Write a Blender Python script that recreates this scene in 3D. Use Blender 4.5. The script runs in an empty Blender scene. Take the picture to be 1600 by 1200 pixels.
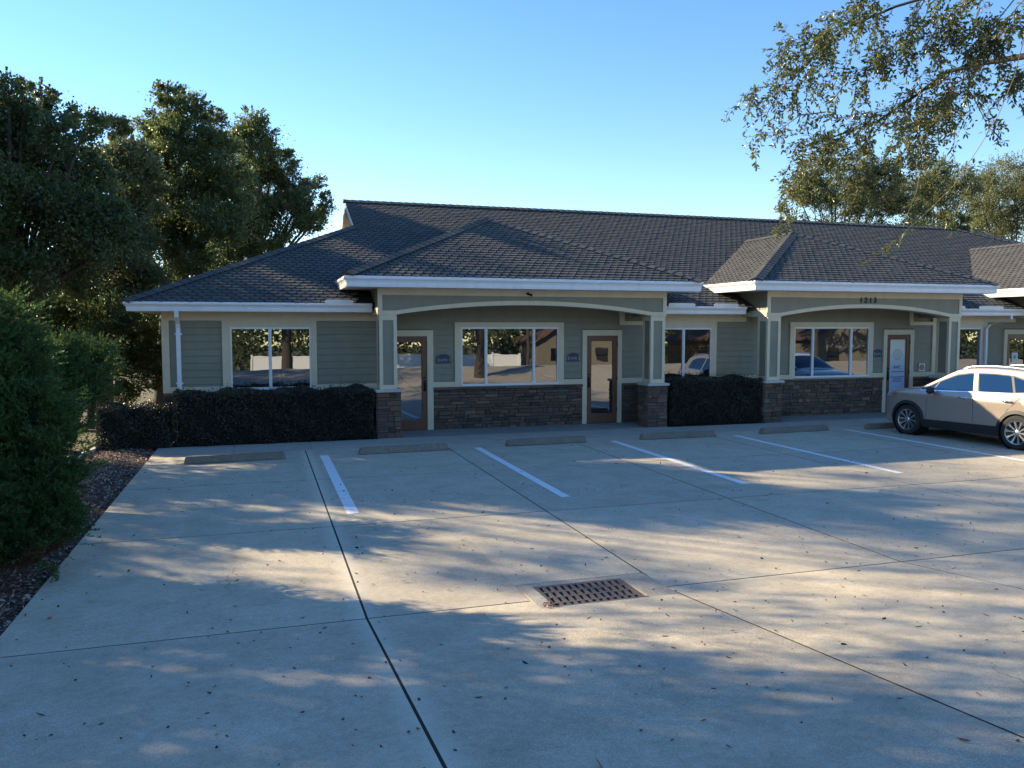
import bpy, bmesh, math, random
import numpy as np
from mathutils import Vector, Matrix
R = math.radians
PI = math.pi

# ------------------------------------------------------------------ camera
scene = bpy.context.scene
C = scene.collection
CAMZ = 2.45
cam_d = bpy.data.cameras.new('camera'); cam = bpy.data.objects.new('camera', cam_d); C.objects.link(cam)
cam_d.sensor_width = 36.0; cam_d.lens = 28.35; cam_d.clip_end = 3000
cam.location = (0, 0, CAMZ)
cam.rotation_euler = (R(90 - 4.04), 0, R(-17.32))
scene.camera = cam

# ------------------------------------------------------------------ world, sun
SUN_DIR = Vector((-1.12, 1.0, 0.66)).normalized()      # towards the sun
sun_el = math.asin(SUN_DIR.z)
sun_az = math.atan2(SUN_DIR.x, SUN_DIR.y)             # from +Y, clockwise positive
w = bpy.data.worlds.new('World'); scene.world = w; w.use_nodes = True
nt = w.node_tree; bg = nt.nodes['Background']
sky = nt.nodes.new('ShaderNodeTexSky'); sky.sky_type = 'NISHITA'; sky.sun_disc = False
sky.sun_elevation = sun_el; sky.sun_rotation = sun_az
sky.altitude = 900; sky.air_density = 1.0; sky.dust_density = 0.0; sky.ozone_density = 1.20
hs = nt.nodes.new('ShaderNodeHueSaturation'); hs.inputs['Hue'].default_value = 0.508; hs.inputs['Saturation'].default_value = 1.30
nt.links.new(sky.outputs[0], hs.inputs['Color']); 
sc1 = nt.nodes.new('ShaderNodeVectorMath'); sc1.operation = 'SCALE'; sc1.inputs['Scale'].default_value = 1/3.2
gm = nt.nodes.new('ShaderNodeGamma'); gm.inputs[1].default_value = 0.92
sc2 = nt.nodes.new('ShaderNodeVectorMath'); sc2.operation = 'SCALE'; sc2.inputs['Scale'].default_value = 3.2
nt.links.new(hs.outputs[0], sc1.inputs[0]); nt.links.new(sc1.outputs[0], gm.inputs[0]); nt.links.new(gm.outputs[0], sc2.inputs[0]); nt.links.new(sc2.outputs[0], bg.inputs[0]); bg.inputs[1].default_value = 0.122
sd = bpy.data.lights.new('sun', 'SUN'); sd.energy = 5.0; sd.angle = R(0.53); sd.color = (1.0, 0.83, 0.55)
so = bpy.data.objects.new('sun', sd); C.objects.link(so)
so.rotation_euler = (-SUN_DIR).to_track_quat('-Z', 'Y').to_euler(); so.location = (-30, 30, 30)
scene.view_settings.view_transform = 'Standard'; scene.view_settings.look = 'None'
scene.view_settings.exposure = 1.33; scene.view_settings.gamma = 1

# ------------------------------------------------------------------ helpers
_pitch = R(4.04); _yaw = R(17.32)
_F = Vector((math.sin(_yaw)*math.cos(_pitch), math.cos(_yaw)*math.cos(_pitch), -math.sin(_pitch)))
_Rt = Vector((math.cos(_yaw), -math.sin(_yaw), 0)); _U = _Rt.cross(_F)
def at(px, py, Y):
    d = _F + _Rt*((px-800)/1260.) + _U*((600-py)/1260.)
    return Vector((0, 0, CAMZ)) + d*(Y/d.y)
def at_r(px, py, Y, rpx):
    p = at(px, py, Y); depth = (p-Vector((0,0,CAMZ))).dot(_F)
    return p, rpx*depth/1260.

def zg(y):
    if y >= 6.7: return 0.0
    if y > -1.5: return (6.7-y)*0.108
    if y > -26: return 0.886 - (-1.5-y)*0.065
    return -0.707

def props(o, label=None, cat=None, group=None, kind=None):
    if label: o['label'] = label
    if cat: o['category'] = cat
    if group: o['group'] = group
    if kind: o['kind'] = kind
    return o
def empty(name, loc=(0,0,0), rz=0, **k):
    o = bpy.data.objects.new(name, None); C.objects.link(o); o.location = loc; o.rotation_euler = (0,0,rz)
    o.empty_display_size = .2
    return props(o, **k)

class MB:
    def __init__(s): s.v=[]; s.f=[]
    def add(s, vs, fs):
        n=len(s.v); s.v += [tuple(v) for v in vs]; s.f += [tuple(i+n for i in f) for f in fs]
    def quad(s, a,b,c,d): s.add([a,b,c,d],[(0,1,2,3)])
    def poly(s, pts): s.add(pts,[tuple(range(len(pts)))])
    def box(s, x0,x1,y0,y1,z0,z1):
        v=[(x0,y0,z0),(x1,y0,z0),(x1,y1,z0),(x0,y1,z0),(x0,y0,z1),(x1,y0,z1),(x1,y1,z1),(x0,y1,z1)]
        s.add(v,[(0,3,2,1),(4,5,6,7),(0,1,5,4),(1,2,6,5),(2,3,7,6),(3,0,4,7)])
    def bbox(s, x0,x1,y0,y1,z0,z1,b=.01):     # bevelled box (chamfered along all top/side edges)
        bm=bmesh.new(); bmesh.ops.create_cube(bm,size=1)
        for v in bm.verts: v.co=Vector(((x0+x1)/2+v.co.x*(x1-x0),(y0+y1)/2+v.co.y*(y1-y0),(z0+z1)/2+v.co.z*(z1-z0)))
        bmesh.ops.bevel(bm,geom=bm.edges[:],offset=b,segments=2,affect='EDGES',profile=.5)
        s.bm(bm)
    def bm(s,bm,mat=None):
        bm.verts.index_update(); s.add([(mat@v.co if mat else v.co) for v in bm.verts],[[v.index for v in f.verts] for f in bm.faces]); bm.free()
    def extr(s, pts, d):                      # prism of polygon pts along vector d
        n=len(pts); d=Vector(d); a=[Vector(p) for p in pts]; b=[p+d for p in a]
        s.add(a+b,[tuple(range(n))[::-1],tuple(range(n,2*n))]+[(i,(i+1)%n,n+(i+1)%n,n+i) for i in range(n)])
    def tube(s, pts, rads, seg=8, cap=True):
        pts=[Vector(p) for p in pts]; rings=[]; n0=len(s.v)
        if not hasattr(rads,'__len__'): rads=[rads]*len(pts)
        up=Vector((.13,.31,.94)).normalized(); vs=[]
        for i,p in enumerate(pts):
            t=(pts[min(i+1,len(pts)-1)]-pts[max(i-1,0)]).normalized()
            a=t.cross(up)
            if a.length<.05: a=t.cross(Vector((1,0,0)))
            a.normalize(); b=t.cross(a).normalized()
            for k in range(seg):
                q=2*PI*k/seg; vs.append(p+a*math.cos(q)*rads[i]+b*math.sin(q)*rads[i])
        fs=[]
        for i in range(len(pts)-1):
            for k in range(seg):
                fs.append((i*seg+k,i*seg+(k+1)%seg,(i+1)*seg+(k+1)%seg,(i+1)*seg+k))
        if cap: fs.append(tuple(range(seg))[::-1]); fs.append(tuple((len(pts)-1)*seg+k for k in range(seg)))
        s.add(vs,fs)
    def lathe(s, prof, center, axis='y', seg=32, closed=False):   # prof: (radius, offset along axis)
        vs=[];fs=[];m=len(prof)
        for k in range(seg):
            q=2*PI*k/seg
            for r,h in prof:
                if axis=='y': vs.append((center[0]+r*math.cos(q),center[1]+h,center[2]+r*math.sin(q)))
                else: vs.append((center[0]+r*math.cos(q),center[1]+r*math.sin(q),center[2]+h))
        for k in range(seg):
            for i in range(m-1 if not closed else m):
                j=(i+1)%m; k2=(k+1)%seg
                fs.append((k*m+i,k*m+j,k2*m+j,k2*m+i))
        s.add(vs,fs)
    def build(s, name, mat, parent=None, smooth=False, fixn=True, **k):
        me=bpy.data.meshes.new(name); me.from_pydata(s.v,[],s.f); me.materials.append(mat)
        if fixn:
            bm=bmesh.new(); bm.from_mesh(me); bmesh.ops.recalc_face_normals(bm,faces=bm.faces); bm.to_mesh(me); bm.free()
        if smooth:
            me.polygons.foreach_set('use_smooth',[True]*len(me.polygons))
            me.set_sharp_from_angle(angle=R(smooth if smooth>1 else 40))
        o=bpy.data.objects.new(name,me); C.objects.link(o)
        if parent: o.parent=parent
        return props(o,**k)
def pobj(name, mesh, mat, parent=None, **k):
    if mat and not mesh.materials: mesh.materials.append(mat)
    o=bpy.data.objects.new(name,mesh); C.objects.link(o)
    if parent: o.parent=parent
    return props(o,**k)
def copy_tree(o,parent=None):
    kids=[c for c in bpy.data.objects if c.parent==o]
    c=o.copy(); C.objects.link(c)
    if parent: c.parent=parent
    for ch in kids: copy_tree(ch,c)
    return c

# ------------------------------------------------------------------ materials
def mat(name, col=(.5,.5,.5), rough=.6, metal=0, spec=.5, build=None, coat=0):
    m=bpy.data.materials.new(name); m.use_nodes=True; n=m.node_tree; p=n.nodes['Principled BSDF']
    p.inputs['Base Color'].default_value=(*col,1); p.inputs['Roughness'].default_value=rough
    p.inputs['Metallic'].default_value=metal; p.inputs['Specular IOR Level'].default_value=spec
    if coat: p.inputs['Coat Weight'].default_value=coat; p.inputs['Coat Roughness'].default_value=.03
    if build: build(n,p)
    return m
def N(n,t,**k):
    x=n.nodes.new(t)
    for a,b in k.items():
        if a in x.inputs.keys(): x.inputs[a].default_value=b
        else: setattr(x,a,b)
    return x
def noise(n,scale,detail=4,rough=.6,coord=None,dim='3D',stretch=None):
    t=N(n,'ShaderNodeTexNoise'); t.inputs['Scale'].default_value=scale; t.inputs['Detail'].default_value=detail; t.inputs['Roughness'].default_value=rough
    if coord is None:
        g=N(n,'ShaderNodeTexCoord'); coord=g.outputs['Object']
    if stretch:
        mp=N(n,'ShaderNodeMapping'); mp.inputs['Scale'].default_value=stretch; n.links.new(coord,mp.inputs[0]); coord=mp.outputs[0]
    n.links.new(coord,t.inputs['Vector']); return t.outputs['Fac']
def ramp(n,fac,stops):
    r=N(n,'ShaderNodeValToRGB'); e=r.color_ramp.elements
    while len(e)<len(stops): e.new(.5)
    for el,(p,c) in zip(e,stops):
        el.position=p; el.color=(*c,1) if len(c)==3 else c
    n.links.new(fac,r.inputs[0]); return r.outputs[0]
def mix(n,fac,a,b,mode='MIX'):
    m=N(n,'ShaderNodeMix'); m.data_type='RGBA'; m.blend_type=mode
    for sock,v in ((0,fac),(6,a),(7,b)):
        if hasattr(v,'links') or isinstance(v,bpy.types.NodeSocket): n.links.new(v,m.inputs[sock])
        else: m.inputs[sock].default_value = v if sock==0 else (*v,1)
    return m.outputs[2]
def math_(n,op,a,b=None,c=None,clamp=False):
    m=N(n,'ShaderNodeMath'); m.operation=op; m.use_clamp=clamp
    for i,v in enumerate((a,b,c)):
        if v is None: continue
        if isinstance(v,bpy.types.NodeSocket): n.links.new(v,m.inputs[i])
        else: m.inputs[i].default_value=v
    return m.outputs[0]
def bump(n,p,h,strength=.3,dist=.01):
    b=N(n,'ShaderNodeBump'); b.inputs['Strength'].default_value=strength; b.inputs['Distance'].default_value=dist
    n.links.new(h,b.inputs['Height']); n.links.new(b.outputs[0],p.inputs['Normal'])
def island(n): return N(n,'ShaderNodeNewGeometry').outputs['Random Per Island']
def setc(n,p,c): n.links.new(c,p.inputs['Base Color'])

def paint_build(c, amt=.12, sc=3):
    def b(n,p):
        f=noise(n,sc,5,.6); d=tuple(x*(1-amt) for x in c); l=tuple(min(1,x*(1+amt)) for x in c)
        col=ramp(n,f,[(.3,d),(.7,l)])
        g=noise(n,1.2,6,.7,stretch=(6,6,.7)); col2=mix(n,math_(n,'MULTIPLY',ramp(n,g,[(.5,(0,0,0)),(.75,(1,1,1))]),.25),col,tuple(x*.6 for x in c))
        setc(n,p,col2); bump(n,p,noise(n,120,2),.06,.003)
    return b
M={}
M['trim']=mat('beige_trim_paint',rough=.55,build=paint_build((.68,.58,.41),.06))
M['white']=mat('white_gutter_paint',rough=.35,build=paint_build((.78,.79,.80),.04))
M['soffit']=mat('soffit_paint',rough=.6,build=paint_build((.62,.62,.60),.05))
M['vinyl']=mat('white_vinyl_frame',(.80,.81,.82),.3)
M['siding']=mat('grey_green_siding',rough=.6,build=paint_build((.245,.232,.17),.08))
M['cap']=mat('cast_cap',rough=.8,build=paint_build((.50,.48,.44),.1,8))
def stone_b(n,p):
    r=island(n)
    c=ramp(n,r,[(0,(.085,.072,.068)),(.22,(.20,.135,.095)),(.42,(.13,.115,.105)),(.62,(.29,.17,.11)),(.8,(.17,.14,.12)),(1,(.36,.27,.19))])
    f=noise(n,14,6,.7); c=mix(n,.55,c,ramp(n,f,[(.25,(.05,.045,.045)),(.75,(.30,.24,.20))]),'OVERLAY')
    setc(n,p,c); bump(n,p,noise(n,30,6,.75),.8,.02)
M['stone']=mat('ledge_stone',rough=.85,build=stone_b)
M['mortar']=mat('stone_mortar',(.07,.065,.06),.95)
def roof_b(n,p):
    r=island(n)
    c=ramp(n,r,[(0,(.052,.054,.052)),(.35,(.085,.087,.082)),(.6,(.068,.071,.067)),(.85,(.112,.111,.101)),(1,(.145,.140,.125))])
    f=noise(n,.8,5,.6); c=mix(n,.5,c,ramp(n,f,[(.3,(.058,.060,.057)),(.7,(.112,.110,.098))]))
    g=noise(n,220,2); c=mix(n,.35,c,ramp(n,g,[(.35,(.03,.03,.035)),(.65,(.16,.155,.15))]))
    setc(n,p,c); bump(n,p,g,.5,.004)
M['shingle']=mat('roof_shingle',rough=.9,build=roof_b,spec=.25)
M['roofbase']=mat('roof_underlay',(.03,.031,.034),.95)
def wood_b(n,p):
    f=noise(n,6,5,.6,stretch=(8,8,.6)); setc(n,p,ramp(n,f,[(.3,(.11,.045,.025)),(.7,(.20,.085,.048))])); 
M['doorwood']=mat('brown_door_wood',rough=.4,build=wood_b)
M['iron']=mat('dark_bronze',(.02,.018,.016),.4,.7)
M['navy']=mat('navy_sign_face',(.022,.034,.07),.45)
M['navyedge']=mat('grey_blue_sign_rim',(.10,.13,.17),.5)
M['gold']=mat('pale_lettering',(.42,.42,.40),.4,.2)
M['black']=mat('black_lettering',(.008,.008,.008),.5)
def glass_mat(name, refl, dark, warp=.0, tint=(.92,.95,1)):
    m=bpy.data.materials.new(name); m.use_nodes=True; n=m.node_tree; out=n.nodes['Material Output']
    p=n.nodes['Principled BSDF']; p.inputs['Base Color'].default_value=(*dark,1); p.inputs['Roughness'].default_value=1; p.inputs['Specular IOR Level'].default_value=0
    gl=N(n,'ShaderNodeBsdfGlossy'); gl.inputs['Roughness'].default_value=.005; gl.inputs['Color'].default_value=(*tint,1)
    mx=N(n,'ShaderNodeMixShader'); fr=N(n,'ShaderNodeFresnel'); fr.inputs['IOR'].default_value=1.5
    n.links.new(math_(n,'ADD',fr.outputs[0],refl,clamp=True),mx.inputs[0]); n.links.new(p.outputs[0],mx.inputs[1]); n.links.new(gl.outputs[0],mx.inputs[2]); n.links.new(mx.outputs[0],out.inputs[0])
    if warp:
        g=N(n,'ShaderNodeTexCoord'); t=noise(n,1.3,1.5,.5,coord=g.outputs['Object']); b=N(n,'ShaderNodeBump'); b.inputs['Strength'].default_value=1.0; b.inputs['Distance'].default_value=warp
        n.links.new(t,b.inputs['Height']); n.links.new(b.outputs[0],gl.inputs['Normal'])
    return m
M['glass']=glass_mat('window_glass',.20,(.010,.011,.014),.0010)
M['doorglass']=glass_mat('door_glass',.24,(.010,.011,.012),.002)

def N_brick(n):
    b=N(n,'ShaderNodeTexBrick'); b.inputs['Scale'].default_value=4; b.inputs['Color1'].default_value=(.34,.22,.09,1); b.inputs['Color2'].default_value=(.22,.13,.05,1); b.inputs['Mortar'].default_value=(.10,.07,.04,1)
    g=N(n,'ShaderNodeTexCoord'); mp=N(n,'ShaderNodeMapping'); mp.inputs['Rotation'].default_value=(R(90),0,0); n.links.new(g.outputs['Object'],mp.inputs[0]); n.links.new(mp.outputs[0],b.inputs['Vector']); return b.outputs[0]
def conc_b(tint=(1,1,1), halo=True, dark=1.0):
    def b(n,p):
        geo=N(n,'ShaderNodeNewGeometry'); P_=geo.outputs['Position']
        T=lambda c: tuple(x*t*dark for x,t in zip(c,tint))
        f1=noise(n,.35,6,.62,coord=P_); f2=noise(n,2.2,7,.7,coord=P_); f3=noise(n,90,3,.7,coord=P_); f4=noise(n,14,5,.75,coord=P_)
        c=ramp(n,f1,[(.32,T((.25,.23,.205))),(.5,T((.35,.33,.30))),(.66,T((.47,.455,.43)))])
        c=mix(n,.70,c,ramp(n,f2,[(.34,T((.20,.185,.165))),(.55,T((.37,.352,.325))),(.72,T((.48,.465,.44)))]))
        c=mix(n,.36,c,ramp(n,f4,[(.35,T((.19,.175,.155))),(.7,T((.54,.52,.49)))]))
        c=mix(n,.30,c,ramp(n,f3,[(.35,T((.16,.15,.135))),(.6,T((.56,.54,.50)))]))
        # exposed pale and dark aggregate, patchy
        v=N(n,'ShaderNodeTexVoronoi'); v.inputs['Scale'].default_value=95; n.links.new(P_,v.inputs['Vector'])
        patch=ramp(n,noise(n,.55,3,.5,coord=P_),[(.42,(0,0,0)),(.6,(1,1,1))])
        sepc=N(n,'ShaderNodeSeparateColor'); n.links.new(v.outputs['Color'],sepc.inputs[0])
        dot=math_(n,'MULTIPLY',math_(n,'LESS_THAN',v.outputs['Distance'],.32),math_(n,'GREATER_THAN',sepc.outputs[0],.80))
        c=mix(n,math_(n,'MULTIPLY',math_(n,'MULTIPLY',dot,patch),.95),c,(.82,.80,.76))
        dot2=math_(n,'MULTIPLY',math_(n,'LESS_THAN',v.outputs['Distance'],.3),math_(n,'LESS_THAN',sepc.outputs[1],.10))
        c=mix(n,math_(n,'MULTIPLY',math_(n,'MULTIPLY',dot2,patch),.6),c,(.12,.11,.10))
        # brown tannin stains
        st=ramp(n,noise(n,1.1,5,.7,coord=P_,stretch=(1,1.6,1)),[(.60,(0,0,0)),(.74,(1,1,1))])
        c=mix(n,math_(n,'MULTIPLY',st,.5),c,T((.24,.19,.14)))
        if halo:
            s=N(n,'ShaderNodeSeparateXYZ'); n.links.new(P_,s.inputs[0])
            wob=math_(n,'MULTIPLY',math_(n,'SUBTRACT',f2,.5),.5)
            for ax,vals in ((0,(.81,3.58,6.36)),(1,(6.7,))):
                for q in vals:
                    d=math_(n,'ABSOLUTE',math_(n,'SUBTRACT',s.outputs[ax],q)); d=math_(n,'ADD',d,wob)
                    hl=math_(n,'SUBTRACT',1,math_(n,'DIVIDE',d,.16),clamp=True)
                    c=mix(n,math_(n,'MULTIPLY',hl,.40 if q==.81 else .0 if ax==0 else .12),c,T((.60,.59,.57)))
        # slab to slab tone, oil drips and scuffs
        isl=island(n); c=mix(n,.5 if halo else .3,c,mix(n,1.0,c,ramp(n,isl,[(0,(.80,.81,.83)),(.5,(1,1,1)),(1,(1.12,1.10,1.06))]),'MULTIPLY'))
        if halo:
            oil=ramp(n,noise(n,2.6,4,.6,coord=P_),[(.70,(0,0,0)),(.76,(1,1,1))]); c=mix(n,math_(n,'MULTIPLY',oil,.35),c,(.14,.13,.12))
            scf=ramp(n,noise(n,1.6,5,.7,coord=P_,stretch=(1,.22,1)),[(.61,(0,0,0)),(.72,(1,1,1))]); c=mix(n,math_(n,'MULTIPLY',scf,.28),c,(.60,.58,.55))
            cr=N(n,'ShaderNodeTexVoronoi'); cr.feature='DISTANCE_TO_EDGE'; cr.inputs['Scale'].default_value=.23
            mp=N(n,'ShaderNodeVectorMath'); mp.operation='ADD'; nz=N(n,'ShaderNodeTexNoise'); nz.inputs['Scale'].default_value=3.0; nz.inputs['Detail'].default_value=6
            n.links.new(P_,nz.inputs['Vector']); sc=N(n,'ShaderNodeVectorMath'); sc.operation='SCALE'; sc.inputs['Scale'].default_value=.35; n.links.new(nz.outputs['Color'],sc.inputs[0]); n.links.new(P_,mp.inputs[0]); n.links.new(sc.outputs[0],mp.inputs[1]); n.links.new(mp.outputs[0],cr.inputs['Vector'])
            gate=ramp(n,noise(n,.22,2,.5,coord=P_),[(.55,(0,0,0)),(.60,(1,1,1))])
            c=mix(n,math_(n,'MULTIPLY',math_(n,'MULTIPLY',math_(n,'LESS_THAN',cr.outputs['Distance'],.0011),gate),.6),c,(.10,.09,.08))
        setc(n,p,c); bump(n,p,f3,.35,.004)
    return b
M['lot']=mat('parking_concrete',rough=.85,build=conc_b((1.25,1.14,.95)),spec=.3)
M['apron']=mat('apron_concrete',rough=.9,build=conc_b((1.0,.97,.88),False,.80))
M['walk']=mat('walkway_concrete',rough=.8,build=conc_b((1.12,1.06,.98),False,.98))
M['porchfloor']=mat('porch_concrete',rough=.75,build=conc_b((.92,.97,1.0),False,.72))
M['stopconc']=mat('wheel_stop_concrete',rough=.9,build=conc_b((1.0,.93,.80),False,.58))
M['kerb']=mat('kerb_concrete',rough=.85,build=conc_b((1,1,1),False,1.35))
M['joint']=mat('joint_filler',(.016,.014,.013),.95)
def stripe_b(n,p):
    geo=N(n,'ShaderNodeNewGeometry')
    f=noise(n,9,6,.75,coord=geo.outputs['Position']); g=noise(n,70,3,.7,coord=geo.outputs['Position'])
    c=ramp(n,f,[(.33,(.42,.41,.39)),(.44,(.80,.81,.82))]); c=mix(n,.2,c,ramp(n,g,[(.4,(.45,.44,.42)),(.6,(.88,.88,.88))])); setc(n,p,c)
M['stripe']=mat('line_paint',rough=.6,build=stripe_b)
def rust_b(n,p):
    f=noise(n,18,6,.7); setc(n,p,ramp(n,f,[(.3,(.075,.068,.068)),(.7,(.17,.145,.145))])); bump(n,p,noise(n,60,4),.4,.004)
M['grate']=mat('weathered_iron',rough=.75,metal=.35,build=rust_b)
M['pit']=mat('drain_pit',(.012,.011,.011),.9)
def soil_b(n,p):
    f=noise(n,1.2,6,.7); g=noise(n,25,5,.7)
    c=mix(n,.5,ramp(n,f,[(.3,(.04,.03,.02)),(.7,(.085,.06,.04))]),ramp(n,g,[(.3,(.03,.022,.015)),(.7,(.12,.085,.055))])); setc(n,p,c); bump(n,p,g,.8,.03)
M['soil']=mat('leaf_litter_soil',rough=.95,build=soil_b)
def chip_b(n,p):
    setc(n,p,ramp(n,island(n),[(0,(.09,.05,.038)),(.35,(.21,.115,.085)),(.7,(.33,.20,.155)),(1,(.55,.42,.34))]))
M['chips']=mat('bark_chips',rough=.9,build=chip_b)
def dead_b(n,p):
    setc(n,p,ramp(n,island(n),[(0,(.025,.017,.011)),(.5,(.07,.04,.022)),(.85,(.16,.085,.04)),(.96,(.34,.10,.05)),(1,(.6,.55,.45))]))
M['dead']=mat('dry_leaf',rough=.8,build=dead_b)
def ground_b(n,p):
    geo=N(n,'ShaderNodeNewGeometry'); P_=geo.outputs['Position']
    f=noise(n,.15,6,.7,coord=P_); g=noise(n,8,6,.75,coord=P_)
    c=mix(n,.55,ramp(n,f,[(.3,(.055,.06,.025)),(.55,(.10,.085,.04)),(.75,(.15,.11,.06))]),ramp(n,g,[(.3,(.03,.03,.014)),(.7,(.16,.14,.07))])); setc(n,p,c); bump(n,p,g,.8,.05)
M['ground']=mat('lawn_and_litter',rough=.95,build=ground_b)
def asph_b(n,p):
    geo=N(n,'ShaderNodeNewGeometry'); f=noise(n,60,4,.7,coord=geo.outputs['Position']); g=noise(n,.4,5,.6,coord=geo.outputs['Position'])
    setc(n,p,mix(n,.5,ramp(n,f,[(.3,(.03,.03,.032)),(.7,(.09,.088,.085))]),ramp(n,g,[(.3,(.045,.045,.046)),(.7,(.075,.073,.07))])))
M['asphalt']=mat('asphalt',rough=.9,build=asph_b)
def bark_b(n,p):
    f=noise(n,9,7,.75,stretch=(3,3,.8)); setc(n,p,ramp(n,f,[(.3,(.028,.023,.018)),(.7,(.085,.07,.056))])); bump(n,p,f,.8,.03)
M['bark']=mat('grey_bark',rough=.95,build=bark_b)
M['twig']=mat('pale_twig',(.20,.15,.10),.85)

def leaf_mat(name, stops, trans=.35, rough=.45, tr_col=(.25,.30,.06)):
    m=bpy.data.materials.new(name); m.use_nodes=True; n=m.node_tree; out=n.nodes['Material Output']; p=n.nodes['Principled BSDF']
    r=island(n); c=ramp(n,r,stops)
    geo=N(n,'ShaderNodeNewGeometry'); f=noise(n,.55,3,.6,coord=geo.outputs['Position'])
    c=mix(n,.35,c,ramp(n,f,[(.3,stops[0][1]),(.7,stops[-1][1])]))
    setc(n,p,c); p.inputs['Roughness'].default_value=rough; p.inputs['Specular IOR Level'].default_value=.4
    t=N(n,'ShaderNodeBsdfTranslucent'); n.links.new(mix(n,.6,c,tr_col),t.inputs[0])
    mx=N(n,'ShaderNodeMixShader'); mx.inputs[0].default_value=trans
    n.links.new(p.outputs[0],mx.inputs[1]); n.links.new(t.outputs[0],mx.inputs[2]); n.links.new(mx.outputs[0],out.inputs[0])
    return m
M['oakleaf']=leaf_mat('oak_leaf',[(0,(.030,.055,.026)),(.45,(.055,.092,.038)),(.8,(.095,.130,.050)),(1,(.17,.16,.07))],.42,.4,(.22,.28,.07))
M['oakleaf2']=leaf_mat('pale_oak_leaf',[(0,(.06,.080,.038)),(.5,(.12,.14,.065)),(1,(.24,.22,.11))],.45,tr_col=(.32,.34,.12))
M['branchleaf']=leaf_mat('near_oak_leaf',[(0,(.03,.05,.025)),(.5,(.06,.085,.035)),(.85,(.10,.12,.045)),(1,(.22,.16,.05))],.3,.3)
M['juniper']=leaf_mat('juniper_leaf',[(0,(.025,.055,.016)),(.5,(.050,.105,.028)),(1,(.105,.165,.050))],.3,.6,(.16,.28,.06))
M['deadjuniper']=leaf_mat('brown_juniper_leaf',[(0,(.06,.03,.015)),(1,(.18,.09,.04))],.2,.7,(.2,.1,.04))
M['hedge']=leaf_mat('dark_purple_green_leaf',[(0,(.014,.016,.016)),(.5,(.036,.036,.034)),(.85,(.045,.062,.034)),(1,(.11,.10,.055))],.12,.4,(.06,.06,.03))
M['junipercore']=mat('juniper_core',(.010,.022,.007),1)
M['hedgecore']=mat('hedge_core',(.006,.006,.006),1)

# ------------------------------------------------------------------ ground, lot, walkway
rng=np.random.RandomState(5); random.seed(5)
def strip_ground(name,x0,x1,ys,dz,m,kind='structure',nx=1):
    mb=MB()
    for a,b in zip(ys[:-1],ys[1:]):
        mb.quad((x0,a,zg(a)+dz),(x1,a,zg(a)+dz),(x1,b,zg(b)+dz),(x0,b,zg(b)+dz))
    return mb.build(name,m,fixn=False,kind=kind)
strip_ground('ground',-600,900,[-700,-26,-1.5,6.7,34,1200],-.16,M['ground'])
mb=MB()
for a,b in ((-9.5,-1.6),):
    mb.quad((-60,a,zg(a)-.02),(90,a,zg(a)-.02),(90,b,zg(b)-.02),(-60,b,zg(b)-.02))
mb.build('road',M['asphalt'],fixn=False,kind='structure')

# concrete lot: separate panels with real grooves, and a real opening for the drain
GX=(2.26,3.60); GY=(6.40,7.17)     # apron hole
def sub_rect(r,h):
    x0,x1,y0,y1=r; a0,a1,b0,b1=h
    if a1<=x0 or a0>=x1 or b1<=y0 or b0>=y1: return [r]
    out=[]
    if a0>x0: out.append((x0,a0,y0,y1))
    if a1<x1: out.append((a1,x1,y0,y1))
    c0,c1=max(x0,a0),min(x1,a1)
    if b0>y0: out.append((c0,c1,y0,b0))
    if b1<y1: out.append((c0,c1,b1,y1))
    return out
xs=[-2.02,.81,3.60,6.36,9.66,12.9,16.2,19.5,22.8,26.1,29.4,32.7,36,39.3,45]
ys=[-1.5,6.7,10.0,13.2,16.45]
g=.011; lot=MB()
for i in range(len(xs)-1):
    for j in range(len(ys)-1):
        r=(xs[i]+(g if i else 0),xs[i+1]-g,ys[j]+(g if j else 0),ys[j+1]-g)
        if j==3: r=(r[0],r[1],r[2]-.0,r[3])
        for q in sub_rect(r,(*GX,*GY)):
            a,b,c,d=q; za,zb=zg(c),zg(d); t=.05
            v=[(a,c,za-t),(b,c,za-t),(b,d,zb-t),(a,d,zb-t),(a,c,za),(b,c,za),(b,d,zb),(a,d,zb)]
            lot.add(v,[(4,5,6,7),(0,1,5,4),(1,2,6,5),(2,3,7,6),(3,0,4,7)])
lot.build('parking_lot',M['lot'],fixn=False,kind='structure')
base=MB()
for q in [r for rr in ((-2.0,44.9,-1.5,6.7),(-2.0,44.9,6.7,18.7)) for r in sub_rect(rr,(*GX,*GY))]:
    a,b,c,d=q; base.quad((a,c,zg(c)-.0025),(b,c,zg(c)-.0025),(b,d,zg(d)-.0025),(a,d,zg(d)-.0025))
base.build('parking_lot_base',M['joint'],fixn=False,kind='structure')
wk=MB(); wx=[-2.02,-.55,.95,4.3,7.4,10.4,13.4,16.4,19.4,22.4,25.4,45]
for i in range(len(wx)-1):
    wk.box(wx[i]+(.004 if i else 0),wx[i+1]-.004,16.455,17.60,-.05,.004)
wk.build('walkway',M['walk'],kind='structure')
pf=MB()
for a,b in ((2.42,9.5),(12.3,18.55),(21.65,30)): pf.box(a,b,17.605,18.77,-.05,.012)
pf.build('porch_floor',M['porchfloor'],kind='structure')

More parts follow.
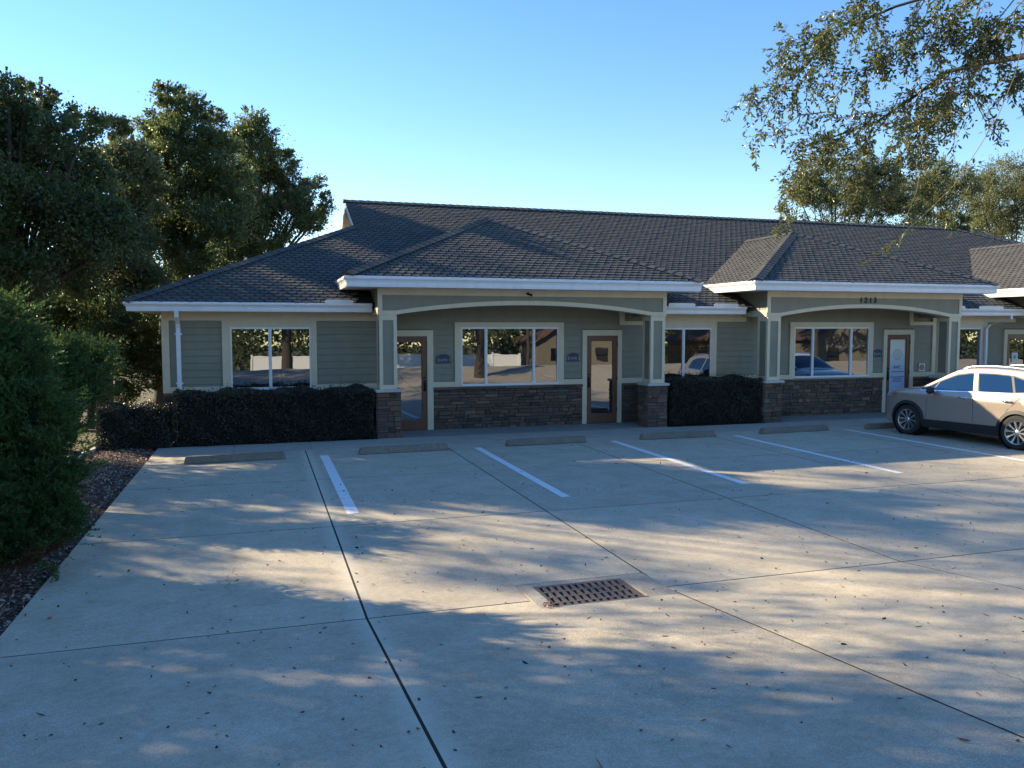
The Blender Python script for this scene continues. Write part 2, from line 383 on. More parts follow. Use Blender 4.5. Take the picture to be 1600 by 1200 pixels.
# painted stall lines
st=[((1.04,1.20),15.66,10.60),((4.10,4.24),15.75,10.75),((7.13,7.28),15.83,10.80),((10.15,10.29),15.80,10.85),((13.27,13.41),15.95,10.9),((16.4,16.54),15.9,10.9),((19.5,19.64),15.9,10.9)]
for (a,b),y1,y0 in st:
    mb=MB(); n=14
    for k in range(n):
        u0=y0+(y1-y0)*k/n; u1=y0+(y1-y0)*(k+1)/n
        if u0<10.0+.02<u1: pass
        mb.quad((a,u0,.004),(b,u0,.004),(b,u1,.004),(a,u1,.004))
    mb.build('parking_line',M['stripe'],fixn=False,kind='structure')

# mulch bed and kerb
mb=MB(); nx_,ny_=10,110
X=np.linspace(-3.35,-2.03,nx_); Y=np.linspace(1.0,18.7,ny_); vs=[]
for y in Y:
    for i,x in enumerate(X):
        u=(x+3.35)/1.32; vs.append((x,y,zg(y)-.075+.07*math.sin(PI*min(1,max(0,u)))+random.uniform(-.015,.015)))
mb.add(vs,[(j*nx_+i,j*nx_+i+1,(j+1)*nx_+i+1,(j+1)*nx_+i) for j in range(ny_-1) for i in range(nx_-1)])
mb.build('mulch_bed',M['soil'],smooth=60,kind='structure')
mb=MB(); mb.box(-2.02,12.3,17.61,18.76,-.06,-.012); mb.build('planting_bed',M['soil'],kind='structure')
def orient_leaves(cent,L,Wd,nrm_bias=None,dirs=None,rs=rng,fold=False,z_up=0.0):
    n=len(cent); 
    if dirs is None: dirs=rs.normal(size=(n,3))
    dirs=dirs/np.linalg.norm(dirs,axis=1,keepdims=True)
    r=rs.normal(size=(n,3)); r[:,2]+=z_up
    s=np.cross(dirs,r); s/=np.linalg.norm(s,axis=1,keepdims=True)+1e-9
    L=np.broadcast_to(L,(n,))[:,None]; Wd=np.broadcast_to(Wd,(n,))[:,None]
    a=cent-dirs*L*.5; b=cent+dirs*L*.5
    nn=np.cross(dirs,s)
    if not fold:
        m=cent-dirs*L*.05
        V=np.stack([a,m+s*Wd*.5,b,m-s*Wd*.5],1).reshape(-1,3); k=4
        F=np.arange(n*4).reshape(n,4)
        return V,F
    p1=cent-dirs*L*.18+s*Wd*.5+nn*Wd*.18; p2=cent+dirs*L*.22+s*Wd*.42+nn*Wd*.15
    q1=cent-dirs*L*.18-s*Wd*.5+nn*Wd*.18; q2=cent+dirs*L*.22-s*Wd*.42+nn*Wd*.15
    V=np.stack([a,p1,p2,b,q2,q1],1).reshape(-1,3); i=np.arange(n)[:,None]*6
    F=np.concatenate([i+np.array([[0,1,2,3]]),i+np.array([[0,3,4,5]])],0)
    return V,F
def np_mesh(name,V,F):
    me=bpy.data.meshes.new(name); n=len(F); k=F.shape[1]
    me.vertices.add(len(V)); me.vertices.foreach_set('co',np.ascontiguousarray(V,dtype=np.float32).ravel())
    me.loops.add(n*k); me.loops.foreach_set('vertex_index',np.ascontiguousarray(F,dtype=np.int32).ravel())
    me.polygons.add(n); me.polygons.foreach_set('loop_start',np.arange(0,n*k,k,dtype=np.int32))
    me.update(calc_edges=True); me.validate(); return me
n=16000; cx=rng.uniform(-3.32,-2.04,n); cy=1.2+17.4*rng.rand(n)
u=(cx+3.35)/1.32; cz=np.array([zg(v) for v in cy])-.055+.07*np.sin(PI*u)+rng.uniform(-.01,.03,n)
d=rng.normal(size=(n,3)); d[:,2]*=.35
V,F=orient_leaves(np.stack([cx,cy,cz],1),rng.uniform(.03,.09,n),rng.uniform(.012,.035,n),dirs=d,z_up=2.5)
pobj('bark_chips',np_mesh('bark_chips',V,F),M['chips'],kind='stuff',label='brown bark chips covering the narrow bed left of the concrete',cat='mulch')
# fallen leaves on the concrete
n=3000; cx=np.concatenate([rng.uniform(-1.9,30,n-420),rng.uniform(-1.9,9,300),2.32+.12*rng.rand(70),rng.uniform(-2,-1.7,50)])
cy=np.concatenate([rng.uniform(.5,15.8,n-420),rng.uniform(.8,9,300),rng.uniform(6.38,6.75,70),rng.uniform(3,16,50)])
cz=np.array([zg(v) for v in cy])+rng.uniform(.003,.018,n)
ok=~((cx>2.42)&(cx<3.3)&(cy>6.42)&(cy<7.1)); cx,cy,cz=cx[ok],cy[ok],cz[ok]; n=len(cx)
d=rng.normal(size=(n,3)); d[:,2]*=.2
V,F=orient_leaves(np.stack([cx,cy,cz],1),np.where(rng.rand(n)<.22,rng.uniform(.04,.07,n),rng.uniform(.014,.036,n)),rng.uniform(.009,.024,n),dirs=d,z_up=3,fold=True)
pobj('fallen_leaves',np_mesh('fallen_leaves',V,F),M['dead'],kind='stuff',label='small dry brown leaves scattered over the concrete lot',cat='leaves')
# lot-edge kerb on the far side of the mulch
mb=MB(); pts=[(-3.42,1.0),(-3.42,16.4),(-3.10,18.05),(-2.25,18.72)]
for (a,b),(c,d_) in zip(pts[:-1],pts[1:]):
    dv=Vector((c-a,d_-b,0)); L=dv.length; nv=Vector((-dv.y,dv.x,0)).normalized()*.06
    k=max(1,int(L/3.0))
    for q in range(k):
        A=Vector((a,b,0))+dv*(q/k)+dv.normalized()*.006; B=Vector((a,b,0))+dv*((q+1)/k)-dv.normalized()*.006
        za,zb=zg(A.y),zg(B.y)
        v=[(A-nv)+Vector((0,0,za-.16)),(A+nv)+Vector((0,0,za-.16)),(B+nv)+Vector((0,0,zb-.16)),(B-nv)+Vector((0,0,zb-.16))]
        v2=[(A-nv*.85)+Vector((0,0,za+.06)),(A+nv*.85)+Vector((0,0,za+.06)),(B+nv*.85)+Vector((0,0,zb+.06)),(B-nv*.85)+Vector((0,0,zb+.06))]
        mb.add(v+v2,[(0,3,2,1),(4,5,6,7),(0,1,5,4),(1,2,6,5),(2,3,7,6),(3,0,4,7)])
mb.build('kerb',M['kerb'],kind='structure')

# ------------------------------------------------------------------ drain
dr=empty('storm_drain',(2.93,6.76,0),label='rectangular iron storm drain grate set in a cracked concrete apron in the lot',cat='drain')
L0=Vector((-2.93,-6.76,0))
def loc(mb,off): mb.v=[(v[0]+off[0],v[1]+off[1],v[2]+off[2]) for v in mb.v]; return mb
gx0,gx1,gy0,gy1=2.40,3.31,6.42,7.07
ap=MB()
for q in sub_rect((GX[0]+.006,GX[1]-.008,GY[0]+.006,GY[1]-.008),(gx0,gx1,gy0,gy1)):
    if min(q[1]-q[0],q[3]-q[2])<.004: continue
    a,b,c,d_=q; v=[]
    for z in (-.1,): v+=[(a,c,z),(b,c,z),(b,d_,z),(a,d_,z)]
    v+=[(a,c,zg(c)-.001),(b,c,zg(c)-.001),(b,d_,zg(d_)-.001),(a,d_,zg(d_)-.001)]
    ap.add(v,[(0,3,2,1),(4,5,6,7),(0,1,5,4),(1,2,6,5),(2,3,7,6),(3,0,4,7)])
loc(ap,L0).build('apron',M['apron'],dr)
gr=MB(); f=.035
zt=-.004
gr.box(gx0,gx1,gy0,gy0+f,-.06,zt+.03); gr.box(gx0,gx1,gy1-f,gy1,-.06,zt); gr.box(gx0,gx0+f,gy0+f,gy1-f,-.06,zt+.004); gr.box(gx1-f,gx1,gy0+f,gy1-f,-.06,zt+.004)
rows=4; ih=(gy1-gy0-2*f)
for k in range(1,rows):
    y=gy0+f+ih*k/rows; gr.box(gx0+f,gx1-f,y-.014,y+.014,-.05,zt+.001)
nv=12; iw=gx1-gx0-2*f
for r_ in range(rows):
    y0=gy0+f+ih*r_/rows+(.014 if r_ else 0); y1=gy0+f+ih*(r_+1)/rows-(.014 if r_<rows-1 else 0)
    for k in range(nv+1):
        x=gx0+f+iw*k/nv; hw=.017
        a=max(gx0+f,x-hw); b=min(gx1-f,x+hw)
        gr.extr([(a,y0,zt),(b,y0,zt),(min(gx1-f,b+.012),y0,zt-.045),(min(gx1-f,a+.012),y0,zt-.045)],(0,y1-y0,0))
loc(gr,L0).build('grate',M['grate'],dr)
pt=MB()
for q in ((gx0,gx0+.01,gy0,gy1),(gx1-.01,gx1,gy0,gy1),(gx0,gx1,gy0,gy0+.01),(gx0,gx1,gy1-.01,gy1)): pt.box(q[0],q[1],q[2],q[3],-.7,-.061)
pt.box(gx0,gx1,gy0,gy1,-.72,-.70)
loc(pt,L0).build('pit',M['pit'],dr)

# ------------------------------------------------------------------ wheel stops
def wheel_stop(x0,x1,y0,y1,label):
    cx,cy=(x0+x1)/2,(y0+y1)/2; L=math.hypot(x1-x0,y1-y0); a=math.atan2(y1-y0,x1-x0)
    bm=bmesh.new(); bmesh.ops.create_cube(bm,size=1)
    for v in bm.verts:
        top=v.co.z>0; v.co=Vector((v.co.x*(L-(.08 if top else 0)),v.co.y*(.10 if top else .17),.13 if top else .0))
    bmesh.ops.bevel(bm,geom=bm.edges[:],offset=.012,segments=2,affect='EDGES')
    bmesh.ops.subdivide_edges(bm,edges=bm.edges[:],cuts=1)
    rr=random.Random(int(x0*100))
    for v in bm.verts: v.co+=Vector([rr.uniform(-.003,.003) for _ in range(3)])
    mb=MB(); mb.bm(bm); o=mb.build('wheel_stop',M['stopconc'],label=label,cat='wheel stop',group='concrete wheel stops along the walkway')
    o.location=(cx,cy,.004); o.rotation_euler=(0,0,a); return o
lb=['concrete wheel stop nearest the mulch bed, leftmost in the row','concrete wheel stop in front of the left brown door','concrete wheel stop before the wide three-pane window, third from the left','concrete wheel stop before the black hedge between the porches','concrete wheel stop before the porch numbered 1213','concrete wheel stop touching the front tyre of the tan car']
for q,l in zip([(-1.36,.41,15.43,15.52),(1.76,3.55,15.60,15.66),(4.79,6.58,15.80,15.84),(7.86,9.70,15.83,15.80),(10.93,12.85,15.88,15.98),(13.84,15.65,15.85,15.92)],lb): wheel_stop(*q,l)

# ------------------------------------------------------------------ building
YW=18.78
B=empty('office_building',(12,YW,0),label='single-storey grey-green office building with dark shingle roof and three arched porches',cat='building')
class BM_(MB): pass
BOFF=(-12,-YW,0)
def bpart(mb,name,m,parent=None,smooth=False,label=None):
    loc(mb,BOFF); o=mb.build(name,m,parent or B,smooth=smooth)
    if label: o['label']=label
    return o
# wall core
mb=MB(); mb.box(-1.99,27.9,YW+.07,33.0,0,2.78)
for a,b in ((2.5,9.4),(12.33,18.5),(21.7,27.9)): mb.box(a,b,YW+.06,YW+.5,0.01,3.05)
bpart(mb,'wall_core',M['siding'])
def siding(mb,x0,x1,z0,z1,y=YW+.045,e=.155,axis='x',side=-1):
    z=z1
    while z>z0+1e-4:
        zb=max(z0,z-e)
        zb0=zb; zb=zb+.007
        if axis=='x': mb.add([(x0,y-.016,zb),(x1,y-.016,zb),(x1,y-.002,z),(x0,y-.002,z),(x0,y+.01,zb),(x1,y+.01,zb)],[(0,1,2,3),(4,5,1,0)])
        else: mb.add([(y+side*.016,x0,zb),(y+side*.016,x1,zb),(y+side*.002,x1,z),(y+side*.002,x0,z),(y-side*.01,x0,zb),(y-side*.01,x1,zb)],[(0,1,2,3),(4,5,1,0)])
        z=zb0
sd_=MB()
for x0,x1,z0,z1 in [(-1.86,-.80,1.15,2.59),(1.22,2.62,1.15,2.59),(3.90,4.43,1.15,3.02),(4.43,7.21,2.56,3.02),(2.6,3.90,2.37,3.02),(7.21,7.71,1.15,3.02),(7.71,8.79,2.37,3.02),(8.79,9.86,1.15,2.60),
   (11.53,12.9,1.15,2.59),(12.6,13.81,1.15,3.02),(13.81,16.58,2.58,3.02),(16.58,16.94,1.15,3.02),(16.94,18.01,2.38,3.02),(18.01,18.67,1.15,2.60),(20.70,21.37,1.15,2.59),(21.37,22.7,2.38,3.02),(22.6,27.8,1.15,3.02)]:
    sd_=MB(); siding(sd_,x0,x1,z0,z1); bpart(sd_,'siding',M['siding'])
sd_=MB(); siding(sd_,YW+.1,32.9,0.2,2.6,y=-2.0,axis='y',side=-1); bpart(sd_,'siding',M['siding'])
tr=MB()
y0,y1=YW,YW+.05
T=lambda a,b,c,d: tr.box(a,b,y0,y1,c,d)
T(-2.02,-1.87,1.02,2.79); T(-1.87,9.5,1.02,1.15) if False else None
for a,b in ((-1.87,-.80),(1.22,2.62),(3.90,4.43),(7.21,7.71),(8.79,9.86),(11.53,12.9),(12.9,13.81),(16.58,16.94),(18.01,18.67),(20.70,21.37)): T(a,b,1.02,1.15)
# friezes under the main eave
T(-1.87,2.62,2.59,2.79); T(9.86,12.42,2.59,2.79); T(18.67,21.78,2.59,2.79)
# short frieze returns seen inside the porches
T(8.72,9.86,2.50,2.60); T(8.72,8.86,2.60,2.95); T(17.83,18.67,2.50,2.60); T(17.83,17.96,2.60,2.95)
# window casings
def casing(x0,x1,w0,w1,zs,zt,zb,full=True):
    T(x0,w0,zb,zt); T(w1,x1,zb,zt); T(w0,w1,zs,zt)
casing(-.80,1.22,-.625,1.088,2.45,2.59,1.02); casing(4.43,7.21,4.59,7.07,2.45,2.565,1.02); casing(9.86,11.53,9.98,11.38,2.43,2.59,1.02)
casing(13.81,16.58,13.96,16.45,2.45,2.585,1.02); casing(18.67,20.70,18.83,20.50,2.43,2.59,1.02)
for a,b in ((4.59,7.07),(-.625,1.088),(9.98,11.38),(13.96,16.45),(18.83,20.50)): T(a,b,1.02,1.035)
# door casings
for a,b,c,d_ in ((2.72,2.87,3.76,3.905),(7.71,7.83,8.675,8.79),(16.94,17.06,17.88,18.01),(21.37,21.49,22.35,22.48)):
    tr.box(a,b,y0-.004,y1,.0,2.375); tr.box(c,d_,y0-.004,y1,.0,2.375); tr.box(b,c,y0-.004,y1,2.235,2.375)
bpart(tr,'trim',M['trim'])
# stone wainscot
def stones(mb,x0,x1,z0,z1,face,rs,axis='x',sgn=-1,depth=.03,rowh=(.05,.115),ln=(.10,.42)):
    z=z0
    while z<z1-.02:
        h=min(rs.uniform(*rowh),z1-z)
        if z1-z-h<.04: h=z1-z
        x=x0
        while x<x1-.005:
            l=min(rs.uniform(*ln)*(1.0 if h<.09 else .8),x1-x)
            if x1-x-l<.05: l=x1-x
            p=rs.uniform(0,depth); g_=.004
            nz=[rs.uniform(-.003,.003) for _ in range(4)]
            a,b,c,d_=x+g_,x+l-g_,z+g_,z+h-g_
            if h>.085 and rs.random()<.3:
                segs=[(a,b,c,(c+d_)/2-.003),(a,b,(c+d_)/2+.003,d_)]
            else: segs=[(a,b,c,d_)]
            for (a,b,c,d_) in segs:
                p=rs.uniform(0,depth)
                f0=face; f1=face+sgn*(.008+p); e=.006
                if axis=='x': v=[(a,f0,c),(b,f0,c),(b,f0,d_),(a,f0,d_),(a+e,f1+nz[0],c+e),(b-e,f1+nz[1],c+e),(b-e,f1+nz[2],d_-e),(a+e,f1+nz[3],d_-e)]
                else: v=[(f0,a,c),(f0,b,c),(f0,b,d_),(f0,a,d_),(f1+nz[0],a+e,c+e),(f1+nz[1],b-e,c+e),(f1+nz[2],b-e,d_-e),(f1+nz[3],a+e,d_-e)]
                mb.add(v,[(4,5,6,7),(0,1,5,4),(1,2,6,5),(2,3,7,6),(3,0,4,7)])
            x+=l
        z+=h
rs=random.Random(11)
for a,b in ((-2.0,2.72),(3.905,7.71),(8.79,16.94),(18.01,21.37),(22.48,27.9)):
    so_=MB(); mo=MB(); sc_=MB(); stones(so_,a,b,0.0,.955,YW+.02,rs); mo.box(a,b,YW+.022,YW+.07,0,.96)
    x=a
    while x<b-.01:
        l=min(.6,b-x); sc_.bbox(x+.002,x+l-.002,YW-.045,YW+.05,.958,1.018,.006); x+=l
    sto=bpart(so_,'stone_veneer',M['stone']); bpart(mo,'mortar',M['mortar'],sto); bpart(sc_,'stone_sill',M['stone'],sto)
so_=MB(); mo=MB(); stones(so_,YW+.02,33,0,.955,-2.0,rs,axis='y',sgn=-1); mo.box(-2.0,-1.98,YW+.02,33,0,.96)
sto=bpart(so_,'stone_veneer',M['stone']); bpart(mo,'mortar',M['mortar'],sto)

# windows: frame, panes
def window(w0,w1,z0,z1,mull,tilts=None):
    fr=MB(); t=.028; ya,yb=YW+.012,YW+.06
    fr.box(w0,w1,ya,yb,z1-.045,z1); fr.box(w0,w1,ya-.03,yb,z0,z0+.05)
    fr.box(w0,w0+t,ya,yb,z0+.05,z1-.045); fr.box(w1-t,w1,ya,yb,z0+.05,z1-.045)
    for m_ in mull:
        fr.box(m_-.034,m_+.034,ya+.004,yb,z0+.05,z1-.045)
        fr.box(m_-.010,m_+.010,ya-.006,ya+.003,z0+.05,z1-.045)
    f_=bpart(fr,'window',M['vinyl'])
    ed=[w0+t]+list(mull)+[w1-t]
    for i,(a,b) in enumerate(zip(ed[:-1],ed[1:])):
        a+=.03 if i else 0; b-=.03 if i<len(ed)-2 else 0
        tx,tz=(tilts[i] if tilts else (0,0))
        p=MB(); y=YW+.046; nn=1
        hw=(b-a)/2; hz=(z1-z0-.095)/2; 
        def Y_(u,v): return y+u*hw*tx+v*hz*tz
        q=[(a,Y_(-1,-1),z0+.05),(b,Y_(1,-1),z0+.05),(b,Y_(1,1),z1-.045),(a,Y_(-1,1),z1-.045)]
        p.poly(q); loc(p,BOFF); o=p.build('pane',M['glass'],f_,fixn=False)
    return f_
TZ=.010
window(-.625,1.088,1.06,2.45,[.207],[(.004,TZ),(-.002,TZ)])
window(4.59,7.07,1.035,2.45,[5.206,6.427],[(-.006,TZ),(.0,TZ),(.006,TZ)])
window(9.98,11.38,1.06,2.43,[10.56],[(.003,TZ),(-.006,TZ)])
window(13.96,16.45,1.05,2.45,[14.565,15.84],[(-.004,TZ),(.004,TZ+.001),(-.006,TZ)])
window(18.83,20.50,1.06,2.43,[19.66],[(.0,TZ),(.003,TZ)])
# doors
M['poster']=mat('frosted_film',(.62,.66,.70),.35)
def poster_b(n,p):
    geo=N(n,'ShaderNodeNewGeometry'); s=N(n,'ShaderNodeSeparateXYZ'); n.links.new(geo.outputs['Position'],s.inputs[0])
    setc(n,p,ramp(n,math_(n,'DIVIDE',s.outputs[2],2.2),[(.56,(.42,.52,.68)),(.80,(.78,.78,.70))]))
M['poster']=mat('printed_door_film',rough=.3,build=poster_b)
def door(x0,x1,handle_right=True,film=False,tx=0.0):
    d_=MB(); y=YW+.018; yb=YW+.06; s=.115
    d_.box(x0+.006,x0+s,y,yb,.02,2.23); d_.box(x1-s,x1-.006,y,yb,.02,2.23); d_.box(x0+s,x1-s,y,yb,2.11,2.23); d_.box(x0+s,x1-s,y,yb,.02,.25)
    b=MB()
    for q in ((x0+s,x0+s+.016,.25,2.11),(x1-s-.016,x1-s,.25,2.11),(x0+s+.016,x1-s-.016,.25,.266),(x0+s+.016,x1-s-.016,2.094,2.11)): b.box(q[0],q[1],y+.006,yb,q[2],q[3])
    d_.v+=[];n0=len(d_.v); d_.add(b.v,b.f)
    o=bpart(d_,'door',M['doorwood'])
    p=MB(); a,bb=x0+s+.016,x1-s-.016; yy=YW+.036; p.poly([(a,yy,.266),(bb,yy+tx*(bb-a),.266),(bb,yy+tx*(bb-a)+.018,2.094),(a,yy+.018,2.094)])
    loc(p,BOFF); p.build('glass',M['poster'] if film else M['doorglass'],o,fixn=False)
    hx=x1-.06 if handle_right else x0+.06
    h=MB(); h.bbox(hx-.028,hx+.028,y-.012,y-.0005,.93,1.20,.005); h.tube([(hx,y-.012,1.15),(hx,y-.055,1.14),(hx,y-.06,1.05),(hx,y-.055,.97),(hx,y-.012,.96)],.009,8); h.lathe([(0,-.03),(.02,-.03),(.022,-.012),(.022,0)],(hx,y-.001,1.26),'y',12)
    bpart(h,'handle',M['iron'],o,smooth=40)
    qx=x0+.004 if handle_right else x1-.004
    for z in (.3,1.1,1.95): hg=MB(); hg.tube([(qx,y-.006,z),(qx,y-.006,z+.11)],.008,8); bpart(hg,'hinge',M['iron'],o)
    return o,a,bb,yy
door(2.87,3.76,True,tx=.01); door(7.83,8.675,False,tx=-.012)
do,fa,fb,fy=door(17.06,17.88,False,film=True); do4,a4,b4,y4=door(21.49,22.35,True)

# text helper
def text_mesh(s,size,depth,name='lettering',font=None,align='CENTER',bold=0):
    cu=bpy.data.curves.new(name,'FONT'); cu.body=s; cu.size=size; cu.extrude=depth; cu.align_x=align; cu.align_y='CENTER'; cu.resolution_u=3; cu.offset=bold
    o=bpy.data.objects.new(name,cu); C.objects.link(o); bpy.context.view_layer.update()
    me=bpy.data.meshes.new_from_object(o.evaluated_get(bpy.context.evaluated_depsgraph_get())); bpy.data.objects.remove(o); bpy.data.curves.remove(cu); me.materials.clear(); return me
def put_text(s,size,depth,x,y,z,m,parent,off=(0,0,0),name='lettering',sx=1.0,bold=0,align='CENTER',**k):
    me=text_mesh(s,size,depth,name,align=align,bold=bold)
    if bold:
        me2=me; nrm=[v.co.copy() for v in me.vertices]
    me.transform(Matrix.Diagonal((sx,1,1,1))); me.transform(Matrix.Rotation(PI/2,4,'X')); me.transform(Matrix.Translation((x+off[0],y+off[1],z+off[2])))
    return pobj(name,me,m,parent,**k)
# print on the film of the third door
fm=MB(); cx_=(fa+fb)/2; 
for k in range(40):
    a0=2*PI*k/40; a1=2*PI*(k+1)/40
    for r0,r1 in ((.115,.125),(.150,.156)):
        fm.quad((cx_+r0*math.cos(a0),fy-.004,1.66+r0*math.sin(a0)),(cx_+r1*math.cos(a0),fy-.004,1.66+r1*math.sin(a0)),(cx_+r1*math.cos(a1),fy-.004,1.66+r1*math.sin(a1)),(cx_+r0*math.cos(a1),fy-.004,1.66+r0*math.sin(a1)))
for k in range(9):
    a0=2*PI*k/9+.2; r0,r1=.03,.105
    fm.poly([(cx_+r0*math.cos(a0-.3),fy-.004,1.66+r0*math.sin(a0-.3)),(cx_+r1*math.cos(a0+.3),fy-.004,1.66+r1*math.sin(a0+.3)),(cx_+r0*math.cos(a0+.1),fy-.004,1.66+r0*math.sin(a0+.1))])
M['print']=mat('grey_print',(.30,.32,.33),.5); M['print2']=mat('navy_print',(.04,.08,.18),.5)
bpart(fm,'logo',M['print'],do)
put_text('KHC',.125,.001,cx_,fy-.006,1.30,M['print2'],do,BOFF)
for z,s_ in ((1.17,.42),(1.02,.46),(.965,.3),(.90,.36)):
    fl=MB(); x=cx_-s_/2; rr=random.Random(int(z*100))
    while x<cx_+s_/2:
        l=rr.uniform(.012,.05); fl.quad((x,fy-.005,z-.011),(x+l,fy-.005,z-.011),(x+l,fy-.005,z+.011),(x,fy-.005,z+.011)); x+=l+.010
    bpart(fl,'print_line',M['print2'],do)
# frosted notice on the fourth door
M['paper']=mat('white_paper',(.75,.75,.74),.6); M['redink']=mat('red_ink',(.42,.03,.03),.5)
nb=MB(); nb.box(21.72,21.96,y4-.006,y4-.002,1.385,1.677); bpart(nb,'notice',M['paper'],do4)
nb=MB(); nb.extr([(21.79,y4-.007,1.60),(21.89,y4-.007,1.60),(21.89,y4-.007,1.52),(21.84,y4-.007,1.47),(21.79,y4-.007,1.52)],(0,.0008,0)); bpart(nb,'notice_print',M['print'],do4)

# ---- porches
def porch(x0,x1,ze,dorm=True,last=False):
    pr=empty('porch',(0,0,0)); pr.parent=B; pr.location=(-12,-YW,0); pr['kindnote']='x'
    del pr['kindnote']
    def pp(mb,name,m,smooth=False): return mb.build(name,m,pr,smooth=smooth)
    yb0,yb1=17.65,18.0; zt=ze-.22
    xc=(x0+x1)/2; a0,a1=x0+.42,x1-.42
    def arc(x,base,h):
        u=(x-xc)/((a1-a0)/2); return base+h*max(0,1-u*u)
    nseg=40; X_=[a0+(a1-a0)*k/nseg for k in range(nseg+1)]
    lo=[(x0,2.715),(a0-.04,2.715)]+[(x,arc(x,2.73,.222)) for x in X_[1:-1]]+[(a1+.04,2.715),(x1,2.715)]
    hi=[(x0,2.81),(a0-.04,2.81)]+[(x,arc(x,2.815,.235)) for x in X_[1:-1]]+[(a1+.04,2.81),(x1,2.81)]
    band=MB()
    for (p,q,r,s) in zip(lo[:-1],lo[1:],hi[1:],hi[:-1]):
        band.add([(p[0],yb0,p[1]),(q[0],yb0,q[1]),(r[0],yb0,r[1]),(s[0],yb0,s[1]),(p[0],yb1,p[1]),(q[0],yb1,q[1]),(r[0],yb0+.03,r[1]),(s[0],yb0+.03,s[1])],[(0,1,2,3),(0,4,5,1),(3,2,6,7)])
    band.box(x0,x1,yb0,yb0+.03,zt-.15,zt); band.box(x0,x0+.10,yb0,yb0+.03,2.812,zt-.151); band.box(x1-.10,x1,yb0,yb0+.03,2.812,zt-.151)
    # side boards of the beam returns
    for xx in (x0,x1):
        o_=-1 if xx==x0 else 1
        a,b=sorted((xx,xx-o_*.03)); band.box(a,b,yb0+.031,18.77,2.715,2.87); 
    pp(band,'beam_trim',M['trim'])
    pan=MB()
    for (p,q,r,s) in zip(hi[:-1],hi[1:],hi[1:],hi[:-1]):
        if q[0]-p[0]<1e-5: continue
        pan.add([(p[0],yb0+.018,p[1]-.02),(q[0],yb0+.018,q[1]-.02),(q[0],yb0+.018,zt-.03),(p[0],yb0+.018,zt-.03)],[(0,1,2,3)])
    # inside face of the beam and boxed side returns
    for (p,q) in zip(lo[:-1],lo[1:]): pan.add([(p[0],yb1,p[1]),(q[0],yb1,q[1]),(q[0],yb1,3.2),(p[0],yb1,3.2)],[(0,1,2,3)])
    for xx,s in ((x0,1),(x1,-1)):
        a,b=sorted((xx+s*.028,xx+s*.34)); pan.box(a,b,yb1,18.80,2.72,3.25)
        a,b=sorted((xx+s*.012,xx+s*.03)); pan.box(a,b,yb0+.03,19.6,2.86,zt)
    pp(pan,'beam_panel',M['siding'])
    ce=MB(); ce.box(x0+.3,x1-.3,yb1,YW+.06,3.06,3.09); pp(ce,'ceiling',M['siding'])
    # columns
    for xx in (x0-.04,x1-.485) if not last else (x0-.04,):
        col=MB(); cx0,cx1=xx+.07,xx+.455; cy0,cy1=17.66,18.10; w_=.075; d_=.018
        col.box(cx0+d_,cx1-d_,cy0+d_,cy1-d_,1.09,2.714)
        co=pp(col,'column',M['siding'])
        ct=MB()
        for (a,b) in ((cx0,cx0+w_),(cx1-w_,cx1)):
            ct.box(a,b,cy0,cy0+d_,1.09,2.712); ct.box(a,b,cy1-d_,cy1,1.09,2.712)
        for (a,b) in ((cy0+d_,cy0+w_),(cy1-w_,cy1-d_)):
            ct.box(cx0,cx0+d_,a,b,1.09,2.712); ct.box(cx1-d_,cx1,a,b,1.09,2.712)
        for (z0,z1) in ((1.09,1.18),(2.60,2.712)):
            ct.box(cx0+w_,cx1-w_,cy0,cy0+d_,z0,z1); ct.box(cx0+w_,cx1-w_,cy1-d_,cy1,z0,z1)
            ct.box(cx0,cx0+d_,cy0+w_,cy1-w_,z0,z1); ct.box(cx1-d_,cx1,cy0+w_,cy1-w_,z0,z1)
        pc=lambda mb,name,m: (mb.build(name,m,pr))
        pc(ct,'column_trim',M['trim'])
        cp=MB(); cp.bbox(xx-.03,xx+.555,17.57,18.22,1.02,1.088,.018); pc(cp,'column_cap',M['cap'])
        sb=MB(); r_=random.Random(int(xx*31)); x2=xx+.525
        cy0,cy1=17.66,18.16
        stones(sb,xx,x2,0.01,1.018,cy0,r_,'x',-1,.02,(.07,.13),(.14,.36)); stones(sb,xx,x2,0.01,1.018,cy1,r_,'x',1,.02,(.07,.13),(.14,.36))
        stones(sb,cy0,cy1,0.01,1.018,xx,r_,'y',-1,.015,(.07,.13),(.14,.36)); stones(sb,cy0,cy1,0.01,1.018,x2,r_,'y',1,.015,(.07,.13),(.14,.36))
        pc(sb,'column_stone',M['stone'])
        mo_=MB(); mo_.box(xx+.002,x2-.002,cy0+.002,cy1-.002,0.005,1.016); pc(mo_,'column_mortar',M['mortar'])
    return pr
PORCH=[(2.45,9.44,3.52),(12.28,18.53,3.58),(21.63,27.9,3.56)]
prs=[porch(*p) for p in PORCH[:2]]+[porch(*PORCH[2],last=False)]

